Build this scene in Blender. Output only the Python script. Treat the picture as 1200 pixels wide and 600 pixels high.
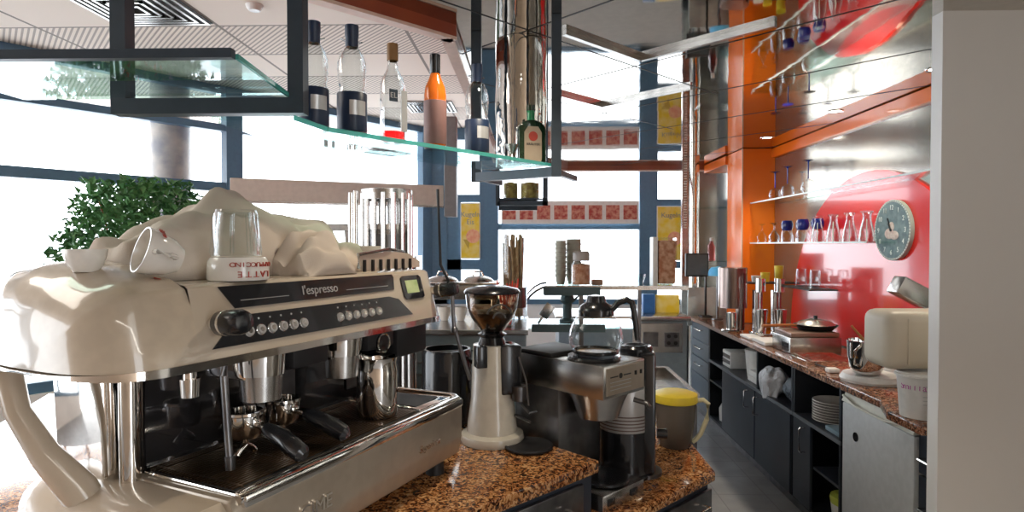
import bpy, bmesh, math, random
from mathutils import Vector, Matrix
random.seed(7)
for o in list(bpy.data.objects): bpy.data.objects.remove(o)
SC = bpy.context.scene
COL = SC.collection
R = math.radians
# ------------------------------------------------------------------ camera, light, exposure
cd = bpy.data.cameras.new('camera'); cam = bpy.data.objects.new('camera', cd); COL.objects.link(cam)
cam.location = (0, 0, 1.58); cam.rotation_euler = (R(90 - 1.03), 0, R(1.51))
cd.lens = 21.6; cd.sensor_width = 36; cd.clip_start = 0.02
SC.camera = cam
W = bpy.data.worlds.new('world'); SC.world = W; W.use_nodes = True
WB = W.node_tree.nodes['Background']; WB.inputs[0].default_value = (0.93, 0.965, 1.0, 1); WB.inputs[1].default_value = 4.2
SC.view_settings.view_transform = 'Standard'; SC.view_settings.look = 'None'
SC.view_settings.gamma = 1; SC.view_settings.use_curve_mapping = False
SC.view_settings.exposure = 0.40
def area(name, loc, rot, sx, sy, power, color=(1, 1, 1)):
    l = bpy.data.lights.new(name, 'AREA'); l.shape = 'RECTANGLE'; l.size = sx; l.size_y = sy
    l.energy = power; l.color = color
    o = bpy.data.objects.new(name, l); COL.objects.link(o); o.location = loc; o.rotation_euler = rot
    return o
area('fill_light_room', (-2.4, 1.2, 2.9), (0, 0, 0), 1.6, 1.6, 35, (1, .93, .83))  # added fill light for the room side, no fixture modelled
area('fill_light_bar', (0.7, -0.6, 2.36), (R(-25), 0, 0), 1.8, 0.6, 42, (1, .92, .82))  # added fill light over the bar, meant to lift camera-facing surfaces
# ------------------------------------------------------------------ materials
MATS = {}
def mat(name, col=(.8, .8, .8), rough=.5, metal=0., trans=0., ior=1.45, coat=0., bump=None, noise=None, emit=0., alpha=1., spec=.5):
    """bump=(scale, strength, distance); noise=(scale, colour2, detail)"""
    m = bpy.data.materials.new(name); m.use_nodes = True; nt = m.node_tree; b = nt.nodes['Principled BSDF']
    b.inputs['Base Color'].default_value = (*col, 1); b.inputs['Roughness'].default_value = rough
    b.inputs['Metallic'].default_value = metal; b.inputs['Transmission Weight'].default_value = trans
    b.inputs['IOR'].default_value = ior; b.inputs['Coat Weight'].default_value = coat
    b.inputs['Specular IOR Level'].default_value = spec
    b.inputs['Coat Roughness'].default_value = .05
    b.inputs['Alpha'].default_value = alpha
    if emit: b.inputs['Emission Color'].default_value = (*col, 1); b.inputs['Emission Strength'].default_value = emit
    tc = nt.nodes.new('ShaderNodeTexCoord')
    n = nt.nodes.new('ShaderNodeTexNoise'); n.inputs['Scale'].default_value = noise[0] if noise else 30
    nt.links.new(tc.outputs['Object'], n.inputs['Vector'])
    mx = nt.nodes.new('ShaderNodeMix'); mx.data_type = 'RGBA'
    c2 = noise[1] if noise else tuple(c * .93 for c in col)
    if noise and len(noise) > 2: n.inputs['Detail'].default_value = noise[2]
    rp = nt.nodes.new('ShaderNodeValToRGB'); rp.color_ramp.elements[0].position = .38; rp.color_ramp.elements[1].position = .62
    nt.links.new(n.outputs['Fac'], rp.inputs[0]); nt.links.new(rp.outputs[0], mx.inputs['Factor'])
    mx.inputs[6].default_value = (*col, 1); mx.inputs[7].default_value = (*c2, 1)
    nt.links.new(mx.outputs[2], b.inputs['Base Color'])
    if bump:
        n2 = nt.nodes.new('ShaderNodeTexNoise'); n2.inputs['Scale'].default_value = bump[0]; n2.inputs['Detail'].default_value = 3
        bp = nt.nodes.new('ShaderNodeBump'); bp.inputs['Strength'].default_value = bump[1]; bp.inputs['Distance'].default_value = bump[2]
        nt.links.new(tc.outputs['Object'], n2.inputs['Vector']); nt.links.new(n2.outputs['Fac'], bp.inputs['Height'])
        nt.links.new(bp.outputs[0], b.inputs['Normal'])
    MATS[name] = m
    return m
cream = mat('cream_enamel', (.50, .42, .33), .22, coat=.6, noise=(3, (.47, .39, .30)))
pearl = mat('pearl_panel', (.38, .32, .25), .3, metal=.35, coat=.5)
chrome = mat('chrome', (.80, .78, .75), .07, 1., bump=(9, .15, .004))
steel = mat('brushed_steel', (.56, .55, .53), .26, 1., noise=(12, (.46, .45, .44)), bump=(60, .05, .001))
dsteel = mat('dark_steel', (.20, .20, .205), .30, .9, noise=(14, (.13, .13, .14)))
gmetal = mat('grinder_enamel', (.56, .52, .44), .25, coat=.5)
black = mat('black_plastic', (.010, .011, .014), .22, coat=.4)
blackm = mat('black_matt', (.013, .013, .015), .5)
navy = mat('navy_laminate', (.032, .040, .055), .33, noise=(4, (.026, .032, .045)))
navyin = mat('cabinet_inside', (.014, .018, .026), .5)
slate = mat('glare_blue_frame', (.10, .20, .31), .4)  # window glare put into the frame colour as a blue tint
frame_black = mat('black_metal_frame', (.045, .062, .082), .35, .3)
def clear(name, tint, rough=0.0, k=.5):
    """thin clear glass: lets light through, reflects at grazing angles, tinted"""
    m = bpy.data.materials.new(name); m.use_nodes = True; nt = m.node_tree
    for n in list(nt.nodes): nt.nodes.remove(n)
    out = nt.nodes.new('ShaderNodeOutputMaterial'); t = nt.nodes.new('ShaderNodeBsdfTransparent'); g = nt.nodes.new('ShaderNodeBsdfGlossy')
    t.inputs[0].default_value = (*tint, 1); g.inputs[0].default_value = (.95, .97, 1, 1); g.inputs['Roughness'].default_value = rough + .02
    f = nt.nodes.new('ShaderNodeLayerWeight'); f.inputs['Blend'].default_value = k
    mp = nt.nodes.new('ShaderNodeMath'); mp.operation = 'POWER'; mp.inputs[1].default_value = 1.8
    mx = nt.nodes.new('ShaderNodeMixShader')
    nt.links.new(f.outputs['Facing'], mp.inputs[0]); nt.links.new(mp.outputs[0], mx.inputs[0]); nt.links.new(t.outputs[0], mx.inputs[1]); nt.links.new(g.outputs[0], mx.inputs[2])
    nt.links.new(mx.outputs[0], out.inputs[0]); MATS[name] = m
    return m
glass = clear('clear_glass', (.93, .95, .95), k=.42)
wglass = clear('window_glass', (.97, .985, 1), k=.2)
bglass = clear('bottle_glass', (.88, .90, .89), k=.62)
gshelf = clear('green_shelf_glass', (.80, .93, .90), k=.3)
gedge = mat('green_glass_edge', (.10, .48, .42), .1, trans=.35)
blueglass = mat('blue_glass', (.01, .015, .16), .04, coat=.5)
redglass = clear('red_liquid', (.9, .08, .08), k=.3)
orangeliq = mat('orange_liqueur', (.75, .16, .015), .08, trans=.25, coat=.5)
dkgreen = mat('green_bottle_glass', (.010, .035, .016), .06, coat=.6)
brgreen = mat('green_neck_glass', (.02, .26, .10), .08, coat=.6)
mirror = mat('ceiling_mirror', (.58, .55, .50), .035, 1., bump=(2.2, .12, .012))
mirrorcol = mat('mirror_cladding', (.74, .74, .72), .04, 1., bump=(7, .25, .015))
wallmirror = mat('wall_mirror_panel', (.44, .41, .36), .14, .85, bump=(1.6, .08, .01))
red = mat('red_lacquer', (.72, .025, .02), .16, coat=.7, noise=(2, (.66, .02, .02)))
orange = mat('orange_laminate', (.90, .17, .008), .25, coat=.4, noise=(2, (.85, .15, .008)))
redwood = mat('red_brown_fascia', (.36, .075, .03), .3, coat=.4, noise=(6, (.30, .06, .03)))
pinktrim = mat('pale_pink_trim', (.80, .55, .45), .4)
white = mat('white_plastic', (.78, .77, .74), .35)
creampl = mat('cream_plastic', (.62, .56, .45), .45, noise=(3, (.58, .52, .42)))
fridgew = mat('fridge_white', (.60, .62, .63), .35)
cloth = mat('terry_cloth', (.58, .50, .43), .95, noise=(5, (.53, .45, .38)), bump=(420, .25, .002))
porcelain = mat('porcelain', (.80, .76, .70), .12, coat=.5)
paper = mat('white_paper', (.80, .80, .78), .6)
yellow = mat('yellow_plastic', (.82, .62, .05), .35)
yposter = mat('yellow_poster', (.88, .62, .035), .5, noise=(9, (.90, .72, .25)))
yellowgreen = mat('lime_plastic', (.55, .62, .10), .4)
pitcherpl = mat('smoky_pitcher', (.17, .145, .12), .25, trans=.25, noise=(5, (.12, .10, .085)))
skyblue = mat('blue_plastic', (.10, .42, .75), .4)
lampm = mat('lamp_lens', (1, .93, .8), .3, emit=9.)
leafm = mat('plant_leaf', (.05, .17, .055), .45, noise=(3, (.13, .32, .12)))
marble = mat('marbled_column', (.30, .30, .32), .4, noise=(5, (.52, .47, .42), 8))
floorm = None
straw_r = mat('red_straw', (.85, .10, .06), .35)
cookie = mat('cookies_in_jar', (.50, .20, .10), .7, noise=(30, (.75, .45, .30)))
wafer = mat('wafer_sticks', (.55, .38, .20), .7, noise=(25, (.35, .20, .10)))
bean = mat('coffee_beans', (.018, .008, .004), .4, bump=(90, .8, .006))
wood = mat('wooden_handle', (.36, .13, .04), .4)
navylabel = mat('navy_label', (.012, .025, .06), .4)
cap_gold = mat('brown_cap', (.28, .14, .05), .4)
screen = mat('green_screen', (.25, .33, .12), .3, emit=.2, noise=(20, (.5, .55, .3)))
silverink = mat('silver_lettering', (.55, .55, .55), .35, .6)
darkink = mat('dark_lettering', (.03, .03, .03), .5)
redink = mat('red_lettering', (.42, .05, .03), .5)
violetink = mat('violet_lettering', (.55, .10, .40), .5)
bluegrey = mat('blue_grey_steel', (.30, .36, .40), .35, .6)
foil = mat('plastic_bag_film', (.70, .72, .76), .18, alpha=.85, bump=(30, .9, .02))
plasticred = clear('pink_bottle_plastic', (.92, .45, .45), k=.4)
panelw = mat('pale_wall_paint', (.90, .89, .87), .6, noise=(.5, (.89, .88, .86)))
clockface = mat('clock_face', (.17, .21, .24), .8, noise=(26, (.24, .29, .31)), spec=.1)
herb = mat('dried_herbs', (.22, .15, .05), .8, noise=(40, (.35, .30, .08)))

def granite_mat(name, c):
    m = bpy.data.materials.new(name); m.use_nodes = True; nt = m.node_tree; b = nt.nodes['Principled BSDF']
    tc = nt.nodes.new('ShaderNodeTexCoord')
    n1 = nt.nodes.new('ShaderNodeTexNoise'); n1.inputs['Scale'].default_value = 75; n1.inputs['Detail'].default_value = 4; n1.inputs['Distortion'].default_value = 1.2
    n2 = nt.nodes.new('ShaderNodeTexNoise'); n2.inputs['Scale'].default_value = 9; n2.inputs['Detail'].default_value = 3
    for n in (n1, n2): nt.links.new(tc.outputs['Object'], n.inputs['Vector'])
    rp = nt.nodes.new('ShaderNodeValToRGB'); e = rp.color_ramp.elements
    e[0].position = .36; e[0].color = (.012, .006, .005, 1); e[1].position = .66; e[1].color = (*c[2], 1)
    x = e.new(.45); x.color = (*c[0], 1); x = e.new(.54); x.color = (*c[1], 1)
    nt.links.new(n1.outputs['Fac'], rp.inputs[0])
    mx = nt.nodes.new('ShaderNodeMix'); mx.data_type = 'RGBA'; mx.blend_type = 'MULTIPLY'; mx.inputs[0].default_value = .5
    rp2 = nt.nodes.new('ShaderNodeValToRGB'); rp2.color_ramp.elements[0].position = .35; rp2.color_ramp.elements[1].position = .65
    rp2.color_ramp.elements[0].color = (.55, .35, .3, 1); rp2.color_ramp.elements[1].color = (1, 1, 1, 1)
    nt.links.new(n2.outputs['Fac'], rp2.inputs[0]); nt.links.new(rp.outputs[0], mx.inputs[6]); nt.links.new(rp2.outputs[0], mx.inputs[7])
    nt.links.new(mx.outputs[2], b.inputs['Base Color']); b.inputs['Roughness'].default_value = .12
    b.inputs['Coat Weight'].default_value = .3
    return m
granite = granite_mat('brown_granite', [(.17, .055, .018), (.52, .24, .08), (.72, .46, .22)])
granite2 = granite_mat('brown_granite_back', [(.14, .05, .025), (.34, .15, .08), (.55, .38, .26)])

def floor_mat():
    m = bpy.data.materials.new('grey_floor_tiles'); m.use_nodes = True; nt = m.node_tree; b = nt.nodes['Principled BSDF']
    tc = nt.nodes.new('ShaderNodeTexCoord'); br = nt.nodes.new('ShaderNodeTexBrick')
    br.inputs['Scale'].default_value = 1; br.offset = 0; br.inputs['Brick Width'].default_value = .3; br.inputs['Row Height'].default_value = .3
    br.inputs['Mortar Size'].default_value = .004
    br.inputs['Color1'].default_value = (.25, .26, .27, 1); br.inputs['Color2'].default_value = (.29, .29, .30, 1); br.inputs['Mortar'].default_value = (.19, .19, .19, 1)
    n = nt.nodes.new('ShaderNodeTexNoise'); n.inputs['Scale'].default_value = 6; n.inputs['Detail'].default_value = 6
    mx = nt.nodes.new('ShaderNodeMix'); mx.data_type = 'RGBA'; mx.blend_type = 'OVERLAY'; mx.inputs[0].default_value = .4
    nt.links.new(tc.outputs['Object'], br.inputs['Vector']); nt.links.new(tc.outputs['Object'], n.inputs['Vector'])
    nt.links.new(br.outputs[0], mx.inputs[6]); nt.links.new(n.outputs[0], mx.inputs[7]); nt.links.new(mx.outputs[2], b.inputs['Base Color'])
    b.inputs['Roughness'].default_value = .35
    return m
def ceil_mat():
    """rows of 0.6 m: plain tile, then tile with slanting perforated stripes; joints every 0.6 m and 1.2 m"""
    m = bpy.data.materials.new('perforated_ceiling_tiles'); m.use_nodes = True; nt = m.node_tree; b = nt.nodes['Principled BSDF']
    L = nt.links.new
    def N(t, **k):
        n = nt.nodes.new(t)
        for a, v in k.items(): setattr(n, a, v)
        return n
    def M(op, a, bb=None):
        n = N('ShaderNodeMath', operation=op)
        for i, v in enumerate((a, bb)):
            if v is None: continue
            if isinstance(v, (int, float)): n.inputs[i].default_value = v
            else: L(v, n.inputs[i])
        return n.outputs[0]
    tc = N('ShaderNodeTexCoord'); sp = N('ShaderNodeSeparateXYZ'); L(tc.outputs['Object'], sp.inputs[0])
    X, Y = sp.outputs[0], sp.outputs[1]
    row = M('GREATER_THAN', M('FRACT', M('DIVIDE', M('ADD', Y, 20.65), 1.2)), .5)
    diag = M('LESS_THAN', M('FRACT', M('MULTIPLY', M('ADD', X, M('MULTIPLY', Y, .9)), 24)), .42)
    stripes = M('MULTIPLY', row, diag)
    jy = M('LESS_THAN', M('FRACT', M('DIVIDE', M('ADD', Y, 20.65), .6)), .03)
    jx = M('LESS_THAN', M('FRACT', M('DIVIDE', M('ADD', X, 20.02), 1.2)), .018)
    fac = M('MAXIMUM', M('MULTIPLY', stripes, .75), M('MAXIMUM', jy, jx))
    mx = N('ShaderNodeMix', data_type='RGBA'); L(fac, mx.inputs[0])
    mx.inputs[6].default_value = (.84, .70, .60, 1); mx.inputs[7].default_value = (.22, .16, .13, 1)
    L(mx.outputs[2], b.inputs['Base Color']); b.inputs['Roughness'].default_value = .7
    return m
floorm = floor_mat(); ceilm = ceil_mat()
# ------------------------------------------------------------------ mesh helpers
class MB:
    def __init__(s): s.bm = bmesh.new()
    def _add(s, tmp, M=None):
        if M is not None: tmp.transform(M)
        me = bpy.data.meshes.new('tmp'); tmp.to_mesh(me); tmp.free(); s.bm.from_mesh(me); bpy.data.meshes.remove(me); return s
    def box(s, x0, x1, y0, y1, z0, z1, bev=0, M=None, seg=2):
        t = bmesh.new(); bmesh.ops.create_cube(t, size=1)
        for v in t.verts: v.co = Vector(((x0 + x1) / 2 + v.co.x * (x1 - x0), (y0 + y1) / 2 + v.co.y * (y1 - y0), (z0 + z1) / 2 + v.co.z * (z1 - z0)))
        if bev: bmesh.ops.bevel(t, geom=list(t.edges), offset=bev, segments=seg, affect='EDGES', profile=.5)
        return s._add(t, M)
    def cyl(s, p0, p1, r0, r1=None, seg=20, cap=True):
        p0, p1 = Vector(p0), Vector(p1); r1 = r0 if r1 is None else r1; d = p1 - p0
        t = bmesh.new(); bmesh.ops.create_cone(t, cap_ends=cap, segments=seg, radius1=r0, radius2=r1, depth=d.length)
        return s._add(t, Matrix.Translation((p0 + p1) / 2) @ d.to_track_quat('Z', 'Y').to_matrix().to_4x4())
    def sphere(s, c, r, sc=(1, 1, 1), seg=16):
        t = bmesh.new(); bmesh.ops.create_uvsphere(t, u_segments=seg, v_segments=max(6, seg // 2), radius=r)
        return s._add(t, Matrix.Translation(c) @ Matrix.Diagonal((*sc, 1)))
    def lathe(s, prof, c=(0, 0, 0), seg=28, M=None, close=False):
        t = bmesh.new(); rings = []
        for r, z in prof:
            if r < 1e-5: rings.append([t.verts.new((c[0], c[1], c[2] + z))])
            else: rings.append([t.verts.new((c[0] + r * math.cos(2 * math.pi * k / seg), c[1] + r * math.sin(2 * math.pi * k / seg), c[2] + z)) for k in range(seg)])
        for a, b in zip(rings, rings[1:]):
            for k in range(seg):
                k2 = (k + 1) % seg
                if len(a) == 1 and len(b) == 1: continue
                if len(a) == 1: t.faces.new((a[0], b[k2], b[k]))
                elif len(b) == 1: t.faces.new((a[k], a[k2], b[0]))
                else: t.faces.new((a[k], a[k2], b[k2], b[k]))
        bmesh.ops.recalc_face_normals(t, faces=list(t.faces))
        return s._add(t, M)
    def tube(s, pts, r, seg=10):
        pts = [Vector(p) for p in pts]; t = bmesh.new(); rings = []
        up = Vector((0, 0, 1))
        for i, p in enumerate(pts):
            d = (pts[min(i + 1, len(pts) - 1)] - pts[max(i - 1, 0)]).normalized()
            a = d.cross(up)
            if a.length < .05: a = d.cross(Vector((1, 0, 0)))
            a.normalize(); b = d.cross(a).normalized()
            rings.append([t.verts.new(p + (a * math.cos(2 * math.pi * k / seg) + b * math.sin(2 * math.pi * k / seg)) * (r if not hasattr(r, '__len__') else r[i])) for k in range(seg)])
        for a, b in zip(rings, rings[1:]):
            for k in range(seg): t.faces.new((a[k], a[(k + 1) % seg], b[(k + 1) % seg], b[k]))
        t.faces.new(rings[0]); t.faces.new(rings[-1][::-1])
        bmesh.ops.recalc_face_normals(t, faces=list(t.faces))
        return s._add(t)
    def prism(s, poly, h0, h1, axis='z', bev=0):
        """poly of 2-D points swept along an axis; axis x: points are (y,z); y: (x,z); z: (x,y)"""
        t = bmesh.new(); f = {'z': lambda p, h: (p[0], p[1], h), 'x': lambda p, h: (h, p[0], p[1]), 'y': lambda p, h: (p[0], h, p[1])}[axis]
        a = [t.verts.new(f(p, h0)) for p in poly]; b = [t.verts.new(f(p, h1)) for p in poly]
        t.faces.new(a); t.faces.new(b[::-1]); n = len(poly)
        for k in range(n): t.faces.new((a[k], b[k], b[(k + 1) % n], a[(k + 1) % n]))
        bmesh.ops.recalc_face_normals(t, faces=list(t.faces))
        if bev: bmesh.ops.bevel(t, geom=list(t.edges), offset=bev, segments=2, affect='EDGES', profile=.5)
        return s._add(t)
    def grid(s, rows):
        vs = [[s.bm.verts.new(p) for p in r] for r in rows]
        for a, b in zip(vs, vs[1:]):
            for k in range(len(a) - 1): s.bm.faces.new((a[k], a[k + 1], b[k + 1], b[k]))
        return s
    def build(s, name, m, parent=None, smooth=True, **props):
        me = bpy.data.meshes.new(name); s.bm.to_mesh(me); s.bm.free()
        o = bpy.data.objects.new(name, me); COL.objects.link(o)
        me.materials.append(m)
        if smooth:
            for p in me.polygons: p.use_smooth = True
            try: me.set_sharp_from_angle(angle=R(38))
            except Exception: pass
        if parent is not None: o.parent = parent
        for k, v in props.items(): o[k] = v
        return o
def thing(name, label, cat, loc=(0, 0, 0), rz=0, group=None):
    o = bpy.data.objects.new(name, None); COL.objects.link(o); o.location = loc; o.rotation_euler = (0, 0, rz)
    o.empty_display_size = .05
    o['label'] = label; o['category'] = cat
    if group: o['group'] = group
    return o
def tag(o, label, cat, group=None):
    o['label'] = label; o['category'] = cat
    if group: o['group'] = group
    return o
def struct(name, mb, m, smooth=False):
    o = mb.build(name, m, None, smooth); o['kind'] = 'structure'; return o
def dup(root, loc, rz=None, label=None, scale=None):
    r = root.copy(); COL.objects.link(r); r.location = loc
    if rz is not None: r.rotation_euler = (0, 0, rz)
    if scale: r.scale = scale if hasattr(scale, '__len__') else (scale,) * 3
    if label: r['label'] = label
    for ch in list(root.children):
        c = ch.copy(); COL.objects.link(c); c.parent = r
        for g in list(ch.children):
            d = g.copy(); COL.objects.link(d); d.parent = c
    return r
def text(name, body, size, m, parent, M, depth=.0008, align='CENTER', shear=0):
    cu = bpy.data.curves.new(name, 'FONT'); cu.body = body; cu.size = size; cu.extrude = depth; cu.align_x = align; cu.align_y = 'CENTER'; cu.shear = shear
    o = bpy.data.objects.new('t', cu); COL.objects.link(o); bpy.context.view_layer.update()
    me = bpy.data.meshes.new_from_object(o.evaluated_get(bpy.context.evaluated_depsgraph_get())); bpy.data.objects.remove(o)
    me.transform(M); me.materials.clear(); me.materials.append(m)
    q = bpy.data.objects.new(name, me); COL.objects.link(q); q.parent = parent
    return q
def frame_of(origin, xdir, zdir):
    """matrix whose X is the reading direction and whose Z is the outward normal"""
    x = Vector(xdir).normalized(); z = Vector(zdir).normalized(); y = z.cross(x).normalized()
    m = Matrix((x, y, z)).transposed().to_4x4(); m.translation = Vector(origin); return m
def arc(c, r, a0, a1, n, plane='xz'):
    out = []
    for i in range(n + 1):
        a = R(a0 + (a1 - a0) * i / n); u, v = r * math.cos(a), r * math.sin(a)
        out.append({'xz': (c[0] + u, c[1], c[2] + v), 'xy': (c[0] + u, c[1] + v, c[2]), 'yz': (c[0], c[1] + u, c[2] + v)}[plane])
    return out
# ------------------------------------------------------------------ room shell
WALLX = 2.14
struct('floor', MB().box(-7, 2.4, -2.5, 8.2, -.06, 0), floorm)
struct('ceiling', MB().box(-7, 2.4, -2.5, 7.7, 3.0, 3.06), ceilm)
# mirror soffit over the bar, with fascia and joints on the 45 degree grid
SOF = [(-3.65, -1.02), (-.29, 2.34), (-.29, 5.84), (.42, 6.55), (WALLX, 6.55), (WALLX, -1.02)]
struct('ceiling', MB().prism(SOF, 2.42, 2.46), mirror)
fas = MB(); tr = MB(); inner = [(-3.65, -1.02), (-.29, 2.34), (-.29, 5.84), (.42, 6.55), (WALLX, 6.55)]
def strip(mb, p, q, off0, off1, z0, z1):
    p, q = Vector(p), Vector(q); d = (q - p).normalized(); n = Vector((-d.y, d.x))
    a, b, c, e = p + n * off0 - d * .0, q + n * off0, q + n * off1, p + n * off1
    mb.prism([a, b, c, e], z0, z1)
for p, q in zip(inner, inner[1:]):
    e_ = (Vector(q) - Vector(p)).normalized() * .022; strip(fas, p, Vector(q) + e_, 0.0, .035, 2.375, 2.999); strip(tr, p, Vector(q) + e_, -.004, .042, 2.362, 2.374)
struct('trim_1', fas, redwood); struct('trim_2', tr, pinktrim)
jt = MB()
def clip_line(s=None, t=None):
    """points on the soffit with X+Y=s or Y-X=t inside its outline"""
    pts = []
    P = SOF; n = len(P)
    for i in range(n):
        a, b = Vector(P[i]), Vector(P[(i + 1) % n])
        fa, fb = ((a.x + a.y - s), (b.x + b.y - s)) if s is not None else ((a.y - a.x - t), (b.y - b.x - t))
        if fa * fb < 0: pts.append(a + (b - a) * (fa / (fa - fb)))
    return pts[:2] if len(pts) >= 2 else None
for k in range(-1, 7):
    c = clip_line(s=1.42 + k * 1.0)
    if c: strip(jt, c[0], c[1], -.003, .003, 2.4185, 2.4205)
for k in range(1, 3):
    c = clip_line(t=1.39 + k * 1.03)
    if c:
        c = sorted(c, key=lambda v: v.x); e2 = c[0] + (c[1] - c[0]) * min(1, (1.05 - c[0].x) / (c[1].x - c[0].x)); strip(jt, c[0], e2, -.003, .003, 2.4185, 2.4205)
struct('trim_3', jt, blackm)
# chrome V rails under the mirror soffit
def vrail(a, b, c, lab):
    t = MB()
    for p, q in ((a, b), (b, c)): strip(t, p, q, -.011, .011, 2.400, 2.42)
    return tag(t.build('ceiling_rail', steel, None, False), lab, 'rail', 'steel V rails under the mirror ceiling')
vrail((.14, 2.42), (.50, 2.78), (.93, 2.35), 'steel V-shaped rail under the mirrored ceiling, nearer the camera')
vrail((.17, 3.42), (.44, 3.70), (.86, 3.28), 'steel V-shaped rail under the mirrored ceiling, the farther one above the windows')
# right wall: tinted mirror panelling, ends in the pale near panel
struct('wall_right', MB().box(WALLX, WALLX + .08, -1.02, 7.6, 0, 3.0), wallmirror)
struct('trim_4', MB().box(WALLX - .03, WALLX, 2.3, 6.5, 2.335, 2.415, .004), orange)
struct('wall_near', MB().box(1.488, WALLX, 2.26, 2.32, 0, 2.42), panelw)
# far window wall Y=7.5
struct('wall_far', MB().box(-1.3, 2.3, 7.5, 7.65, 0, .86), panelw)
struct('wall_far_right', MB().box(1.98, 2.3, 7.5, 7.65, .86, 3.0), wallmirror)
def fx(px): return (px - 619) / 96.
def fz(py): return 1.58 + (287 - py) / 96.
wf = MB()
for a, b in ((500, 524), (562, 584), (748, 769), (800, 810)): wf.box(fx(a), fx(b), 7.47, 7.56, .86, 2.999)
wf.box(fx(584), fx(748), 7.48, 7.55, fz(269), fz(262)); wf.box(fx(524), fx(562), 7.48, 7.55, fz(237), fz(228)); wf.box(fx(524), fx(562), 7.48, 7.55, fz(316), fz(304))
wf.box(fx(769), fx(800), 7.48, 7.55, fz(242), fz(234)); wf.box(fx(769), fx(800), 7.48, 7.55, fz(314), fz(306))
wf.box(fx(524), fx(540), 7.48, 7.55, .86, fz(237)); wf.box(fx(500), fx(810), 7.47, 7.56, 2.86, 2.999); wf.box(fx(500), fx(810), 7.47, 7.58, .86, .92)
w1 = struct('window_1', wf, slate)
MB().box(fx(500), fx(810), 7.512, 7.518, .9, 2.95).build('pane', wglass, w1, False)
# diagonal window wall on the left, from (-1.2,7.5) towards (-6.5,.6)
dv = Vector((1.74, 2.28)).normalized(); A0 = Vector((-1.21, 7.5)); ang = math.atan2(-dv.y, -dv.x)
LW = thing('tmp', 'x', 'x')  # local frame helper, replaced below
bpy.data.objects.remove(LW)
ML = Matrix.Translation((A0.x, A0.y, 0)) @ Matrix.Rotation(ang, 4, 'Z')   # local x runs toward the camera-left
wl = MB()
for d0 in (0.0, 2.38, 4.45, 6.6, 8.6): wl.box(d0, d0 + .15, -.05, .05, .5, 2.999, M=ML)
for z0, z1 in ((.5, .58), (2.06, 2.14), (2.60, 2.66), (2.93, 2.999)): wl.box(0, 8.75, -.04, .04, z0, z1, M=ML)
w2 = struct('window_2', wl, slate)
MB().box(0.05, 8.7, -.006, .0, .52, 2.98, M=ML).build('pane', wglass, w2, False)
struct('wall_left', MB().box(0, 8.75, -.1, .08, 0, .5, M=ML), panelw)
struct('wall_back', MB().box(-7, 2.4, -2.6, -2.5, 0, 3.0), mat('back_wall_paint', (.34, .25, .18), .7))
# recessed downlights
for i, (x, y, lab) in enumerate(((1.95, 3.0, 'recessed round downlight nearest the camera above the wall clock'), (1.93, 3.93, 'middle recessed round downlight above the glass shelves'),
                            (1.87, 4.88, 'recessed round downlight beside the orange column'), (-.02, 1.83, 'recessed round downlight beside the hanging bottle shelf'))):
    t = thing('downlight', lab, 'ceiling light', (x, y, 2.42), 0, 'recessed downlights in the mirror ceiling')
    MB().lathe([(.036, -.002), (.050, -.004), (.052, 0), (.036, 0)]).build('rim', chrome, t)
    MB().lathe([(0, -.001), (.036, -.001)]).build('lens', lampm, t)
    l = bpy.data.lights.new('downlight_beam', 'SPOT'); l.energy = 28; l.spot_size = R(110); l.spot_blend = .6; l.shadow_soft_size = .04; l.color = (1, .88, .7)
    lo = bpy.data.objects.new('downlight_beam', l); COL.objects.link(lo); lo.parent = t; lo.location = (0, 0, -.02)
# room ceiling fittings
t = MB()
for k in range(6):
    q = .30 - k * .047
    for (x0, x1, y0, y1) in ((-q, q, -q, -q + .018), (-q, q, q - .018, q), (-q, -q + .018, -q, q), (q - .018, q, -q, q)): t.box(x0, x1, y0, y1, -.015 - .004 * k, 0)
vent = thing('air_diffuser', 'square grey louvred air diffuser in the ceiling at upper left', 'vent', (-2.33, 3.60, 2.999))
t.build('louvres', steel, vent, False)
MB().box(-.31, .31, -.31, .31, -.004, 0).build('backing', blackm, vent, False)
v2 = dup(vent, (-1.0, 6.3, 2.999), 0, 'small square air diffuser in the ceiling seen between the hanging bottles', .8)
t = thing('smoke_detector', 'small round white detector on the tiled ceiling', 'smoke detector', (-1.62, 3.62, 3.0))
MB().lathe([(0, -.035), (.03, -.035), (.045, -.02), (.05, 0)]).build('body', white, t)
# ------------------------------------------------------------------ things in the room beyond the bar
tag(MB().lathe([(.155, 0), (.155, 2.999)], (-3.12, 5.3, 0), 40).build('marbled_column', marble), 'round grey marbled column standing by the left windows behind the plant', 'column')
# lightbox / hood
t = thing('sign_lightbox', 'long glare-paled beige lightbox hood hanging before the windows behind the towels', 'lightbox', (0, 0, 0))
a, b = Vector((-2.06, 4.2)), Vector((-.66, 4.8)); d = (b - a).normalized(); n = Vector((-d.y, d.x))
MB().prism([a, b, b + n * .12, a + n * .12], 1.885, 2.045, bev=.006).build('housing', mat('glare_paled_metal', (.66, .60, .54), .45), t, False)  # housing colour lightened to carry the glare from the windows
MB().prism([a - n * .004, b - n * .004, b + n * .0, a + n * .0], 1.872, 1.884).build('lower_trim', steel, t, False)
c = a + d * 1.0 - n * .002
m = MB(); m.sphere((c.x, c.y, 2.0), .02, (1.2, .3, .6)); m.build('oval_badge', bluegrey, t)
MB().box(-.655, -.56, 4.78, 4.88, 1.80, 2.58, .004).build('support_post', mat('post_grey', (.22, .22, .23), .45, .3), t, False)
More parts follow.
